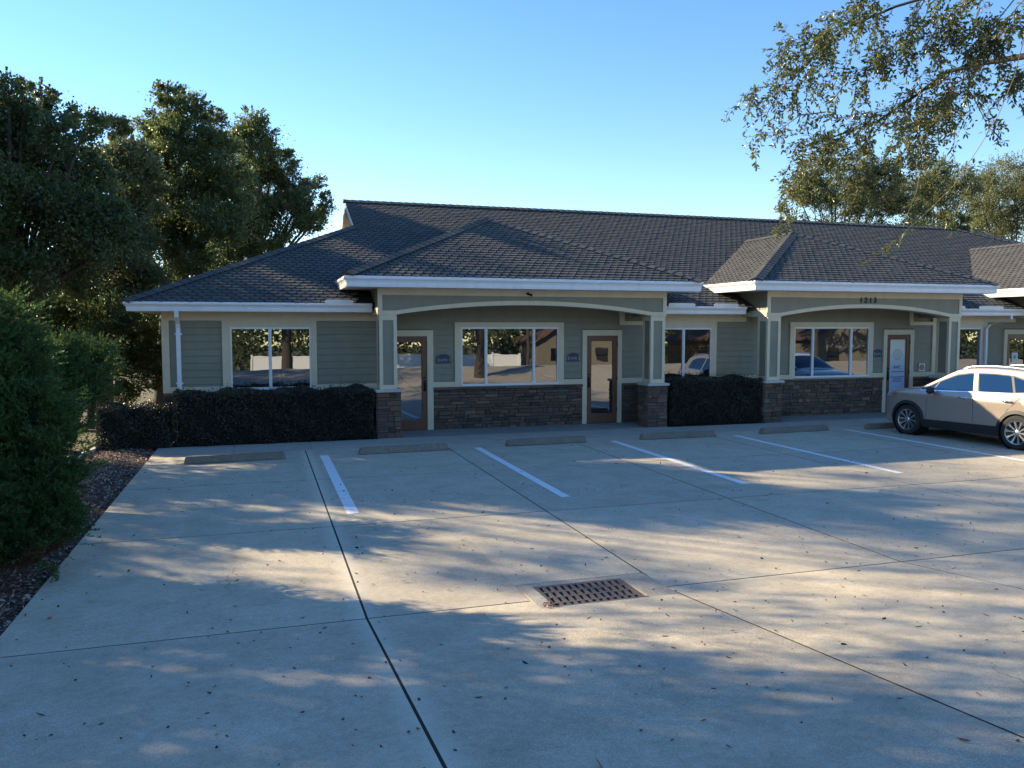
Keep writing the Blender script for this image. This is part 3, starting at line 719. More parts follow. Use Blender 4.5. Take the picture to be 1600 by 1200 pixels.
# ---- roof
OV=.62; PITCH=.44; YG=17.13; ME=(18.18,2.97)
def mainz(y): return ME[1]+PITCH*(y-ME[0])
def shingles(mb,basemb,poly,eave_dir,up_dir,origin,keep=None,w=.195,e=.172,rs=random.Random(3)):
    """poly: convex 3-D polygon on a plane; tiles laid in rows parallel to eave_dir"""
    E=Vector(eave_dir).normalized(); Uv=Vector(up_dir).normalized(); Nn=E.cross(Uv).normalized()
    if Nn.z<0: Nn=-Nn
    O=Vector(origin); uv=[((Vector(p)-O).dot(E),(Vector(p)-O).dot(Uv)) for p in poly]
    basemb.poly([Vector(p)-Nn*.012 for p in poly])
    umin,umax=min(a for a,_ in uv),max(a for a,_ in uv); vmin,vmax=min(b for _,b in uv),max(b for _,b in uv)
    ar=sum(uv[i][0]*uv[(i+1)%len(uv)][1]-uv[(i+1)%len(uv)][0]*uv[i][1] for i in range(len(uv))); s=1 if ar>0 else -1
    def inside(u,v,m=0):
        for i in range(len(uv)):
            a,b=uv[i],uv[(i+1)%len(uv)]; dx,dy=b[0]-a[0],b[1]-a[1]; L=math.hypot(dx,dy)
            if s*((u-a[0])*(-dy)+(v-a[1])*dx)/L< m: return False
        return True
    bm=bmesh.new(); r=0; v=vmin-.02
    prof=[(-.5,.085),(-.42,.035),(-.24,.004),(0,0),(.24,.004),(.42,.035),(.5,.085)]
    while v<vmax:
        u=math.floor(umin/w)*w-w+(w/2 if r%2 else 0)
        while u<umax+w:
            uc=u+w/2; vc=v+e/2
            if inside(uc,vc,-.18) and (keep is None or keep(O+E*uc+Uv*vc)):
                th=.024+rs.uniform(0,.008); t2=.003; jv=rs.uniform(-.006,.006)
                lowt=[];lowb=[]
                for (q,h) in prof:
                    pu=uc+q*(w-.006); pv=v+h+jv
                    lowt.append(O+E*pu+Uv*pv+Nn*th); lowb.append(O+E*pu+Uv*pv-Nn*.004)
                tl=O+E*(uc-.5*(w-.006))+Uv*(v+e+.06)+Nn*t2; trr=O+E*(uc+.5*(w-.006))+Uv*(v+e+.06)+Nn*t2
                A=[bm.verts.new(p) for p in lowt]; Bv=[bm.verts.new(p) for p in lowb]; a=bm.verts.new(tl); b=bm.verts.new(trr)
                bm.faces.new(A+[b,a])
                for i in range(6): bm.faces.new((Bv[i],Bv[i+1],A[i+1],A[i]))
            u+=w
        v+=e; r+=1
    for i in range(len(poly)):
        a,b=Vector(poly[i]),Vector(poly[(i+1)%len(poly)]); d=(b-a).normalized(); no=d.cross(Nn)
        cen=sum((Vector(p) for p in poly),Vector())/len(poly)
        if (cen-a).dot(no)>0: no=-no
        ext=.03 if abs(d.z)<.01 and abs((a-O).dot(Uv)-vmin)<.01 else 0
        bmesh.ops.bisect_plane(bm,geom=bm.verts[:]+bm.edges[:]+bm.faces[:],plane_co=a+no*ext,plane_no=no,clear_outer=True)
    mb.bm(bm)
def caps(mb,a,b,w=.16,l=.24,sl1=0,n1=None,n2=None,rs=random.Random(9)):
    a=Vector(a);b=Vector(b); d=(b-a); L=d.length; d.normalize(); k=int(L/l)
    n1=Vector(n1).normalized(); n2=Vector(n2).normalized()
    s1=d.cross(n1); s2=d.cross(n2); 
    up=(n1+n2).normalized()
    if s1.dot(n2)>0: s1=-s1
    if s2.dot(n1)>0: s2=-s2
    for i in range(k+1):
        p=a+d*(i*l); q=a+d*min(L,(i*l+l+.03)); h0=.050+rs.uniform(0,.004); h1=.036
        ww=w*1.1
        V=[p+s1*ww+n1*h0*.7,p+up*h0*1.1,p+s2*ww+n2*h0*.7,q+s1*ww+n1*h1*.7,q+up*h1*1.1,q+s2*ww+n2*h1*.7]
        Vb=[p+s1*ww,p+up*0,p+s2*ww]
        mb.add(V+Vb,[(0,1,4,3),(1,2,5,4),(6,7,1,0),(7,8,2,1)])
sh=MB(); rb=MB(); cp_=MB()
RY=25.85; RZ=mainz(RY); HX=-2.63; hz=5.28; t=(hz-ME[1])/PITCH; RX=26.46; RE=RX+RY-ME[0]
front=[(HX,ME[0],ME[1]),(HX+t,ME[0],ME[1]),(HX+t,ME[0]+t,hz)]
front2=[(HX+t,ME[0],ME[1]),(RE,ME[0],ME[1]),(RX,RY,RZ),(HX+t,RY,RZ)]
def keep_main(p):
    for (x0,x1,ze) in PORCH:
        xc=(x0+x1)/2; w_=(x1-x0)/2+OV+.05
        if abs(p.x-xc)<w_:
            # hidden under the porch roof
            zr=ze+PITCH*(w_-abs(p.x-xc)); 
            if mainz(p.y)<zr-.14 and abs(p.x-xc)<w_-.35: return False
    return True
upF=Vector((0,1,PITCH))
shingles(sh,MB(),front,(1,0,0),upF,front[0],keep_main)
shingles(sh,MB(),front2,(1,0,0),upF,front[0],keep_main)
# base sheets of the front slope, left open over the porches
xb=[HX]+[v for (a,b,_) in PORCH for v in (a+.33,b-.33)]+[RE-.3]
for i,(a,b) in enumerate(zip(xb[:-1],xb[1:])):
    y0_=ME[0] if i%2==0 else 19.3
    if i==0:
        rb.poly([(HX,ME[0],ME[1]-.012),(b,ME[0],ME[1]-.012),(b,ME[0]+min(t,b-HX),mainz(ME[0]+min(t,b-HX))-.012)])
    else: rb.poly([(a,y0_,mainz(y0_)-.012),(b,y0_,mainz(y0_)-.012),(b,min(RY,RY if b<RX else ME[0]+RE-b),mainz(min(RY,RY if b<RX else ME[0]+RE-b))-.012),(a,RY if a>HX+t else ME[0]+(a-HX),mainz(RY if a>HX+t else ME[0]+(a-HX))-.012)])
rb.poly([(2.78,mainz and 19.3,mainz(19.3)-.013),(2.78,RY,RZ-.013),(HX+t,RY,RZ-.013),(HX+t,19.3,mainz(19.3)-.013)])
# left hip face, gable, back slope, right hip
BY=RY+(RY-ME[0])
lf=[(HX,BY,ME[1]),(HX,ME[0],ME[1]),(HX+t,ME[0]+t,hz),(HX+t,BY-t,hz)]
shingles(sh,rb,lf,(0,-1,0),Vector((1,0,PITCH)),lf[0])
rb.poly([(HX,BY,ME[1]-.012),(RE,BY,ME[1]-.012),(RX,RY,RZ-.012),(HX+t,RY,RZ-.012),(HX+t,BY-t,hz-.012)])
rb.poly([(RE,ME[0],ME[1]-.012),(RE,BY,ME[1]-.012),(RX,RY,RZ-.012)])
nF=Vector((0,-PITCH,1)); nL=Vector((-PITCH,0,1)); nR=Vector((PITCH,0,1)); nB=Vector((0,PITCH,1))
CAPS=[]
def addcap(*a,**k): m_=MB(); caps(m_,*a,**k); CAPS.append(m_)
addcap((HX-.02,ME[0]-.02,ME[1]+.01),(HX+t,ME[0]+t,hz+.01),n1=nF,n2=nL)
addcap((HX+t-.06,RY,RZ+.02),(RX,RY,RZ+.02),w=.17,n1=nF,n2=nB)
addcap((RE,ME[0],ME[1]+.01),(RX,RY,RZ+.01),n1=nF,n2=nR)
for (x0,x1,ze) in PORCH:
    a,b=x0-OV-.09,x1+OV+.03; w_=(b-a)/2; xc=(a+b)/2; za=ze+PITCH*w_; yback=ME[0]+(ze-ME[1])/PITCH; yr=ME[0]+(za-ME[1])/PITCH
    ap_=(xc,YG+w_,za); rg=(xc,yr,za)
    P0,P1=(a,YG,ze),(b,YG,ze)
    shingles(sh,rb,[P0,P1,ap_],(1,0,0),upF,P0)
    l=[(a,yback,ze),P0,ap_,rg]; shingles(sh,rb,l,(0,-1,0),Vector((1,0,PITCH)),l[0])
    r_=[P1,(b,yback,ze),rg,ap_]; shingles(sh,rb,r_,(0,1,0),Vector((-1,0,PITCH)),r_[0])
    addcap((a,YG,ze+.03),ap_,n1=nF,n2=nL); addcap((b,YG,ze+.01),ap_,n1=nF,n2=nR); addcap((xc,YG+w_-.05,za+.01),(xc,yr,za+.01),n1=nL,n2=nR)
ro=bpart(sh,'roof',M['shingle']); bpart(rb,'roof_deck',M['roofbase'],ro)
for c_ in CAPS: bpart(c_,'ridge_cap',M['shingle'],ro)
# gable end at the left of the ridge
gx=HX+t
gb=MB(); gb.poly([(gx+.30,ME[0]+t-.15,hz-.1),(gx+.30,BY-t+.15,hz-.1),(gx+.30,RY,RZ-.06)]); bpart(gb,'gable_wall',M['trim'])
rk=MB()
for s in (-1,1):
    ye=RY+s*(RY-ME[0]-t)
    A=Vector((gx,ye,hz-.02));Bq=Vector((gx,RY,RZ-.02)); dn=Vector((0,0,-.17))
    rk.add([A,Bq,Bq+dn,A+dn,A+Vector((.03,0,0)),Bq+Vector((.03,0,0)),Bq+dn+Vector((.03,0,0)),A+dn+Vector((.03,0,0))],[(0,1,2,3),(7,6,5,4),(3,2,6,7),(0,4,5,1),(0,3,7,4)])
    rk.quad(A+dn+Vector((.03,0,.02)),Bq+dn+Vector((.03,0,.02)),Bq+dn+Vector((.32,0,.02)),A+dn+Vector((.32,0,.02)))
bpart(rk,'rake_board',M['white'])

# ---- gutters
PROF=[(0,.0),(.078,.0),(.084,.030),(.086,.085),(.104,.120),(.128,.140),(.132,.150),(.132,.172),(.126,.188),(.120,.196),(.108,.196),(.106,.180),(0,.176)]
def gutter(mb,path,z,sc=1.0,hs=1.0,ends=True):
    """path of 2-D points at the fascia line, outward side = right of travel direction"""
    P2=[Vector((p[0],p[1])) for p in path]; n=len(P2); rings=[]
    for i,p in enumerate(P2):
        if i==0: d=(P2[1]-P2[0]).normalized(); nn=Vector((d.y,-d.x)); k=1
        elif i==n-1: d=(P2[-1]-P2[-2]).normalized(); nn=Vector((d.y,-d.x)); k=1
        else:
            d0=(p-P2[i-1]).normalized(); d1=(P2[i+1]-p).normalized(); n0=Vector((d0.y,-d0.x)); n1=Vector((d1.y,-d1.x)); nn=(n0+n1).normalized(); k=1/max(.3,nn.dot(n0))
        rings.append([(p.x+nn.x*k*o*sc,p.y+nn.y*k*o*sc,z+h*hs) for o,h in PROF])
    m=len(PROF); vs=[v for r in rings for v in r]; fs=[(i*m+j,i*m+(j+1)%m,(i+1)*m+(j+1)%m,(i+1)*m+j) for i in range(n-1) for j in range(m)]
    fs+=[tuple(range(m)),tuple((n-1)*m+j for j in range(m))[::-1]]
    mb.add(vs,fs)
def outward(path): return path
segs=[[(-2.53,33.3),(-2.53,18.28),(2.40,18.28)],[(9.50,18.28),(12.02,18.28)],[(18.62,18.28),(21.40,18.28)]]
sf=MB()
for sgm in segs:
    g_=MB(); gutter(g_,sgm,ME[1]-.19); bpart(g_,'gutter',M['white'])
sf.box(-2.53,2.43,18.28,YW+.02,2.79,2.80); sf.box(-2.53,-2.0,YW+.02,33,2.79,2.80); sf.box(9.46,12.26,18.28,YW+.02,2.79,2.80); sf.box(18.55,21.6,18.28,YW+.02,2.79,2.80)
for (x0,x1,ze) in PORCH:
    a,b=x0-OV,x1+OV-.06; yb=ME[0]+(ze-ME[1])/PITCH
    g_=MB(); gutter(g_,[(a,yb+.1),(a,YG+.10),(b,YG+.10),(b,yb+.1)],ze-.225,1.0,1.17); bpart(g_,'gutter',M['white'])
    z=ze-.222
    sf.box(a,b,YG+.10,17.655,z,z+.01); sf.box(a,x0+.01,17.655,yb+.3,z,z+.01); sf.box(x1-.01,b,17.655,yb+.3,z,z+.01)
bpart(sf,'soffit',M['soffit'])
# splash guards standing on the gutters
for a,b in ((1.37,1.98),(9.75,10.5),(11.05,11.75),(18.75,19.15),(19.65,20.55)):
    g_=MB(); g_.extr([(a,18.132,2.955),(b,18.132,2.955),(b,18.132,3.03),(b-.05,18.132,3.05),(a+.05,18.132,3.05),(a,18.132,3.03)],(0,.006,0)); bpart(g_,'splash_guard',M['white'])
# downspouts
def downspout(pts,w=.075,d=.055):
    g_=MB(); n=len(pts)
    vs=[]
    for i,p in enumerate(pts):
        p=Vector(p); vs+=[(p.x-w/2,p.y-d/2,p.z),(p.x+w/2,p.y-d/2,p.z),(p.x+w/2,p.y+d/2,p.z),(p.x-w/2,p.y+d/2,p.z)]
    fs=[(i*4+k,i*4+(k+1)%4,(i+1)*4+(k+1)%4,(i+1)*4+k) for i in range(n-1) for k in range(4)]
    g_.add(vs,fs); 
    for z in (.55,1.25,2.3): 
        if pts[-1][2]<z<pts[2][2]: x,y=pts[3][0],pts[3][1]; g_.box(x-w/2-.03,x+w/2+.03,y+d/2-.004,y+d/2+.004,z-.02,z+.02)
    return bpart(g_,'downspout',M['white'])
downspout([(-1.66,18.22,2.80),(-1.66,18.25,2.66),(-1.66,18.45,2.52),(-1.66,18.50,2.42),(-1.665,18.20,1.15),(-1.64,17.78,.70),(-1.63,17.72,.30),(-1.63,17.70,.12),(-1.63,17.64,.03)][:4]+[(-1.66,18.50,1.0),(-1.66,18.3,.8),(-1.64,17.86,.62),(-1.63,17.80,.5),(-1.63,17.80,.0)],.085,.065)
downspout([(20.95,18.22,2.80),(20.95,18.22,2.68),(20.62,18.62,2.52),(20.60,18.72,2.40),(20.60,18.72,.05)])

# ------------------------------------------------------------------ fixed signs etc.
def suite_sign(x0,x1,z0,z1,txt,label):
    cx_=(x0+x1)/2; s=empty('suite_sign',(cx_,YW+.02,z0),label=label,cat='sign',group='arched suite signs beside the doors')
    def outl(m):
        w_=(x1-x0)/2-m; h=z1-z0; zsh=h*.62; pts=[(-w_,m),(w_,m),(w_,zsh-m*.4)]
        pts+=[(w_*.93,zsh-m*.4)]
        for k in range(9):
            a=k/8*PI; pts.append((w_*.93*math.cos(a),zsh-m*.4+(h-zsh-m*.6)*math.sin(a)))
        pts+=[(-w_,zsh-m*.4)]; return pts
    a=MB(); a.extr([(p[0],-.012,p[1]) for p in outl(0)],(0,.020,0)); a.build('rim',M['navyedge'],s)
    b=MB(); b.extr([(p[0],-.016,p[1]) for p in outl(.014)],(0,.0035,0)); b.build('face',M['navy'],s)
    h=z1-z0
    put_text(txt[0],.115,.001,-.128,-.018,h*.36,M['gold'],s,name='lettering',sx=1.0); put_text(txt[1:5],.088,.001,.0,-.018,h*.34,M['gold'],s,name='lettering',sx=.95); put_text(txt[6:],.115,.001,.142,-.018,h*.36,M['gold'],s,name='numeral')
suite_sign(3.985,4.335,1.585,1.815,'SUITE 1','navy arched sign reading SUITE 1 beside the left door')
suite_sign(7.31,7.635,1.59,1.82,'SUITE 2','navy arched sign reading SUITE 2 left of the second door')
suite_sign(16.61,16.92,1.60,1.83,'SUITE 3','navy arched sign left of the door with the pale printed film')
hn=empty('house_number',(15.38,17.66,3.08),label='black numerals 1213 fixed above the middle of the right porch arch',cat='house number')
for i,ch in enumerate('1213'): put_text(ch,.205,.010,-.225+i*.15,-.004,.072,M['black'],hn,name='numeral',bold=.005)
rc=empty('notice_card',(18.335,YW+.02,1.17),label='small white card with a red round emblem right of the film-covered door',cat='sign')
a=MB(); a.box(-.108,.108,-.004,.0,0,.225); a.build('card',M['paper'],rc)
for r_,m_,yy in ((.088,M['redink'],-.006),(.060,M['print'],-.008),(.026,M['redink'],-.010)):
    a=MB(); a.extr([(r_*math.cos(2*PI*k/24),yy,.112+r_*math.sin(2*PI*k/24)) for k in range(24)],(0,.0018,0)); a.build('emblem',m_,rc)
sl=empty('security_camera',(5.89,17.62,3.20),label='tiny dark bullet camera under the left porch eave above the arch',cat='camera')
a=MB(); a.tube([(0,.03,0.02),(0,0,.02),(.01,-.03,0.0)],.01,8); a.tube([(0,.028,.02),(0,.034,.02)],.026,12); a.build('bracket',M['iron'],sl)
a=MB(); a.tube([(-.035,.0,.012),(.045,-.08,-.022)],[.022,.024],12); a.tube([(.045,-.08,-.022),(.055,-.09,-.026)],[.028,.026],12); a.build('housing',M['iron'],sl,smooth=40)

# ------------------------------------------------------------------ hedges
def hedge(x0,x1,y0,y1,h,n,label,seed,leafs=(.022,.04),rough=.10,stray=.10):
    rs=np.random.RandomState(seed); o=empty('hedge',((x0+x1)/2,(y0+y1)/2,0),label=label,cat='hedge',group='clipped dark hedges along the wall')
    off=np.array([(x0+x1)/2,(y0+y1)/2,0])
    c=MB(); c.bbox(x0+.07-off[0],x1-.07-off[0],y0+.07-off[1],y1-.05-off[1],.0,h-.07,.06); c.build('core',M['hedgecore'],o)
    W_,D_=x1-x0,y1-y0; A=[W_*h,W_*D_,D_*h,D_*h,W_*h*.2]; pr_=np.array(A)/sum(A); face=rs.choice(5,n,p=pr_)
    u,v=rs.rand(n),rs.rand(n); P_=np.zeros((n,3)); Nn=np.zeros((n,3))
    m=face==0; P_[m]=np.stack([x0+u[m]*W_,np.full(m.sum(),y0),v[m]*h],1); Nn[m]=(0,-1,0)
    m=face==1; P_[m]=np.stack([x0+u[m]*W_,y0+v[m]*D_,np.full(m.sum(),h)],1); Nn[m]=(0,0,1)
    m=face==2; P_[m]=np.stack([np.full(m.sum(),x0),y0+u[m]*D_,v[m]*h],1); Nn[m]=(-1,0,0)
    m=face==3; P_[m]=np.stack([np.full(m.sum(),x1),y0+u[m]*D_,v[m]*h],1); Nn[m]=(1,0,0)
    m=face==4; P_[m]=np.stack([x0+u[m]*W_,np.full(m.sum(),y1),v[m]*h],1); Nn[m]=(0,1,0)
    lump=(np.sin(P_[:,0]*5.1+seed)*np.sin(P_[:,2]*6.3+P_[:,1]*4)+np.sin(P_[:,0]*11+P_[:,2]*9)*.5)*rough*.6
    depth=-rs.exponential(.035,n)+lump+np.where(rs.rand(n)<.04,rs.rand(n)*stray,0)
    P_=P_+Nn*depth[:,None]
    d=Nn*.5+rs.normal(size=(n,3))*.8; d[:,2]+=.25
    V,F=orient_leaves(P_-off,rs.uniform(*leafs,n)*1.25,rs.uniform(*leafs,n)*.7,dirs=d,rs=rs)
    me=np_mesh('foliage',V,F); pobj('foliage',me,M['hedge'],o)
    # upright shoots along the top
    k=int(W_*9); tw=MB(); cs=[]
    for _ in range(k):
        x,y=rs.uniform(x0,x1),rs.uniform(y0,y1); hh=rs.uniform(.02,.12); lx,ly=rs.normal()*.05,rs.normal()*.03
        tw.tube([(x-off[0],y-off[1],h-.05),(x+lx-off[0],y+ly-off[1],h+hh)],[.002,.0012],3)
        for q in range(7): tq=rs.rand(); cs.append((x+lx*tq-off[0],y+ly*tq-off[1],h-.05+(hh+.05)*tq))
    tw.build('shoots',M['twig'],o)
    cs=np.array(cs); V,F=orient_leaves(cs,.035,.018,rs=rs); pobj('shoot_leaves',np_mesh('shoot_leaves',V,F),M['hedge'],o)
    return o
hedge(-1.72,2.33,17.60,18.50,1.10,42000,'long clipped dark hedge under the left window',1)
hedge(9.62,12.22,17.70,18.60,1.15,30000,'square clipped black-green hedge between the two porches',2)
hedge(-3.15,-1.80,17.55,18.45,.84,16000,'lower loose dark hedge left of the white downspout',4,rough=.11,stray=.12)
hedge(18.75,20.4,17.70,18.60,1.10,9000,'dark hedge behind the tan car, right of the second porch',6)

# ------------------------------------------------------------------ trees
def tree(name,label,cat,base,clumps,nleaf,leaf,mat_leaf,seed,group=None,sub=9,trunk_r=.22,sigma=.275,limbs=True,droop=0):
    rs=np.random.RandomState(seed); base=Vector(base); t=empty(name,base,label=label,cat=cat,group=group)
    vol=np.array([c[3]**2.2 for c in clumps]); cnt=(nleaf*vol/vol.sum()).astype(int); P_=[];D_=[]
    for (cx,cy,cz,r),k in zip(clumps,cnt):
        ns=max(5,int(sub*(1.2+rs.rand()*1.0))); dd=rs.normal(size=(ns,3)); dd/=np.linalg.norm(dd,axis=1,keepdims=True)
        sc=np.array([cx,cy,cz])+dd*(r*(.25+.75*rs.rand(ns)**.6))[:,None]*np.array([1,1,.95])
        wt=rs.rand(ns)**1.2+.15; which=rs.choice(ns,k,p=wt/wt.sum())
        sg=(r*sigma*(.35+.95*rs.rand(ns)))[which][:,None]
        q=rs.normal(size=(k,3)); q*=sg*np.array([1,1,.8]); p=sc[which]+q
        # twiggy sprigs reaching outwards and up
        out=p-np.array([cx,cy,cz]); out/=np.linalg.norm(out,axis=1,keepdims=True)+1e-6
        nsp=int(r*22)+6; sd0=rs.normal(size=(nsp,3)); sd0[:,2]=np.abs(sd0[:,2])*.9+.1; sd0/=np.linalg.norm(sd0,axis=1,keepdims=True)
        m=rs.rand(k)<.20; w2=rs.choice(nsp,k); tt_=rs.rand(k); spp=np.array([cx,cy,cz])+sd0[w2]*(r*(.65+.62*tt_))[:,None]+rs.normal(size=(k,3))*(r*.055*(1.15-tt_))[:,None]
        p=np.where(m[:,None],spp,p)
        P_.append(p); D_.append(out*.5+rs.normal(size=(k,3)))
    P_=np.concatenate(P_); D_=np.concatenate(D_); ok=P_[:,2]>zg(base.y)+.15; P_=P_[ok];D_=D_[ok]; n=len(P_)
    V,F=orient_leaves(P_-np.array(base),leaf*rs.uniform(.6,1.3,n),leaf*.55*rs.uniform(.6,1.3,n),dirs=D_,rs=rs)
    pobj('crown',np_mesh('crown',V,F),mat_leaf,t)
    tk=MB(); cs=[Vector(c[:3])-base for c in clumps]; top=max(c.z for c in cs); low=min(c.z for c in cs); cen=sum(cs,Vector())/len(cs)
    fork=Vector((cen.x*.25,cen.y*.25,max(1.2,min(low+.5,top*.35))))
    rr=random.Random(seed)
    tk.tube([(0,0,-.3),(0,0,.05),(fork.x*.3,fork.y*.3,fork.z*.5),fork],[trunk_r*1.6,trunk_r*1.25,trunk_r,trunk_r*.9],10)
    if limbs:
        for c,(x,y,z,r) in zip(cs,clumps):
            a=fork; m1=a.lerp(c,.35)+Vector((rr.uniform(-.3,.3),rr.uniform(-.3,.3),rr.uniform(.0,.5)))*r*.6; m2=a.lerp(c,.7)+Vector((rr.uniform(-.3,.3),rr.uniform(-.3,.3),rr.uniform(-.2,.3)))*r*.6
            r0=trunk_r*rr.uniform(.3,.5); tk.tube([a,m1,m2,c],[r0,r0*.7,r0*.45,r0*.2],6,cap=False)
            for _ in range(4):
                d=Vector((rr.gauss(0,1),rr.gauss(0,1),rr.gauss(.4,.8))).normalized()*r*rr.uniform(.6,1.0)
                s_=m2.lerp(c,rr.random()); tk.tube([s_,s_+d*.5+Vector((0,0,.08*r)),s_+d],[r0*.22,r0*.14,r0*.05],5,cap=False)
    tk.build('trunk',M['bark'],t,smooth=60)
    return t
def px_clumps(lst,Y,jit=.8,seed=0):
    r=random.Random(seed); out=[]
    for (px,py,rp) in lst:
        p,rad=at_r(px,py,Y+r.uniform(-jit,jit),rp); out.append((p.x,p.y,p.z,rad))
        if rp>34: out.append((p.x+r.uniform(-.5,.5)*rad,p.y+rad*1.2,p.z+r.uniform(-.3,.3)*rad,rad*.9))
    return out
G1='oaks left of the building'
tree('oak_tree','dark tall oak at the left edge of the photo, behind the junipers','tree',(-5.4,20,0),px_clumps([(15,140,26),(62,158,30),(110,185,20),(135,195,26),(5,200,50),(60,240,55),(125,270,45),(10,310,60),(85,340,60),(40,420,52),(120,420,50),(-70,220,80),(-90,360,80),(170,330,35),(35,175,30),(95,215,32),(60,300,50),(150,380,38)],20,1.2,1),150000,.088,M['oakleaf'],21,G1,sub=12)
tree('oak_tree','yellow-tinged oak in the gap between the left-edge oak and the tallest oak','tree',(-4.4,26,0),px_clumps([(175,205,24),(190,200,16),(212,245,26),(180,265,36),(222,300,40),(165,350,45),(205,390,45),(150,450,40),(215,450,38),(120,380,40),(195,235,22),(160,250,26),(225,265,24)],25,1,2),90000,.095,M['oakleaf2'],22,G1,sub=10)
tree('oak_tree','tallest oak with the pale sunlit crown top, second left of the roof hip','tree',(-3.2,29.5,0),px_clumps([(262,150,22),(275,165,28),(308,172,24),(335,195,24),(240,200,26),(280,220,40),(330,240,36),(250,270,42),(310,290,44),(352,280,30),(270,340,45),(330,350,40),(230,370,40),(290,410,40),(355,225,20),(372,270,24),(365,310,30)],28,1,3),115000,.095,M['oakleaf'],23,G1,sub=10)
tree('oak_tree','spreading oak whose crown meets the roof hip nearest the gable','tree',(-.6,37,0),px_clumps([(396,190,22),(408,215,26),(428,238,26),(378,215,22),(385,240,28),(440,262,26),(420,290,34),(455,300,26),(482,292,16),(500,285,11),(508,310,12),(400,330,38),(450,340,34),(482,345,22),(370,370,40),(420,385,32),(340,400,35),(355,310,30),(500,335,13),(470,315,24),(430,325,30),(408,262,22),(385,290,30),(490,350,20),(508,325,12)],36.5,1,4),110000,.105,M['oakleaf'],24,G1,sub=9)
tree('understory_tree','dark low leafy tree just left of the wing corner, behind the low hedge','tree',(-4.2,23,0),px_clumps([(60,500,50),(115,500,45),(170,500,42),(222,510,32),(150,565,42),(205,570,36),(238,590,24),(190,620,30),(90,570,45),(235,545,22)],23,1,5),60000,.08,M['oakleaf'],25,None,sub=10,trunk_r=.10)
# distant wood beyond, and trees behind the right end of the roof
rs_=np.random.RandomState(77); n=90000
cx=rs_.uniform(-60,10,n); hh=5.5+1.8*np.sin(cx*.5)+1.0*np.sin(cx*1.7); cz=rs_.rand(n)**.8*hh; cy=62+5*np.sin(cx*.3)+rs_.normal(0,1.5,n)
V,F=orient_leaves(np.stack([cx,cy,cz],1),rs_.uniform(.25,.5,n),rs_.uniform(.12,.25,n),rs=rs_)
pobj('distant_wood',np_mesh('distant_wood',V,F),M['oakleaf2'],kind='stuff',label='far-off low wood seen through gaps under the left oaks',cat='wood')
G2='oaks behind the right end of the roof'
tree('oak_tree','pale olive oak rising behind the roof where the hanging twig touches it','tree',(37,46,0),px_clumps([(1225,330,13),(1245,300,22),(1270,268,24),(1298,245,22),(1310,228,12),(1330,275,30),(1280,310,30),(1320,320,30),(1370,275,24),(1375,315,30),(1392,260,14),(1240,352,22),(1270,300,28),(1350,250,18),(1345,300,28),(1400,320,26),(1395,290,20),(1300,355,26),(1360,362,28),(1410,368,26)],46,1.5,6),70000,.14,M['oakleaf2'],31,G2,sub=9)
tree('oak_tree','olive oak behind the roof, middle of the three beyond the right porch','tree',(48,48,0),px_clumps([(1430,300,26),(1455,285,22),(1480,300,26),(1425,335,28),(1465,330,32),(1500,345,28),(1520,300,14),(1445,255,16),(1475,265,18),(1505,275,18),(1410,300,20),(1450,370,28),(1500,375,28)],48,1.5,7),52000,.14,M['oakleaf2'],32,G2,sub=8)
tree('oak_tree','broad grey-green oak behind the roof at the right edge','tree',(57,50,0),px_clumps([(1525,285,18),(1555,268,22),(1590,262,24),(1545,310,34),(1590,310,38),(1630,300,40),(1540,350,30),(1590,350,36),(1660,340,40)],50,1.5,8),66000,.14,M['oakleaf2'],33,G2,sub=9)

# oaks out of frame at left: they shade the lot
def auto_clumps(cx,cy,z0,z1,R_,n,seed):
    r=random.Random(seed); out=[]
    for i in range(n):
        a=r.uniform(0,2*PI); u=r.random(); z=z0+(z1-z0)*u; rad=R_*math.sqrt(max(.1,1-((u-.45)/.62)**2))*math.sqrt(r.random())
        out.append((cx+rad*math.cos(a),cy+rad*math.sin(a),z,r.uniform(.7,1.25)))
    return out
SHADE=[(-9.3,12.3,2.0,7.2,3.3,30,41),(-15.5,19,2.5,8.5,4.0,18,42),(-11.5,21,2.5,6.5,3.0,10,43),(-16,12,3.5,10.5,3.6,20,44),(-12.0,15.5,6.0,11.2,3.6,26,45),(-9.5,6.0,2.0,6.5,3.0,18,46),(-12.5,30,8.5,14.5,3.4,20,47),(-13.5,24.5,8.0,13.2,3.2,18,48)]  # last two are unseen, thin-crowned oaks added to streak the lot with shade
slab=['oak standing beside the junipers left of the frame','oak left of the frame behind the one by the junipers','oak left of the frame nearest the back of the lot','oak farther left of the frame level with the lot','oak left of the camera at the entrance, high crowned','tall thin-crowned oak left of the camera','unseen oak added for streaky shade, tallest, far left behind the others','unseen thin tall oak added for streaky shade, before the tallest']
for (cx,cy,z0,z1,R_,n_,sd_i),l in zip(SHADE,slab):
    tree('oak_tree',l,'tree',(cx,cy,zg(cy)),auto_clumps(cx,cy,z0,z1,R_,n_,sd_i),({41:55000,46:45000,45:18000}.get(sd_i,30000) if sd_i<47 else 17000),.12,M['oakleaf'],sd_i,'oaks out of frame at left',sub=8)

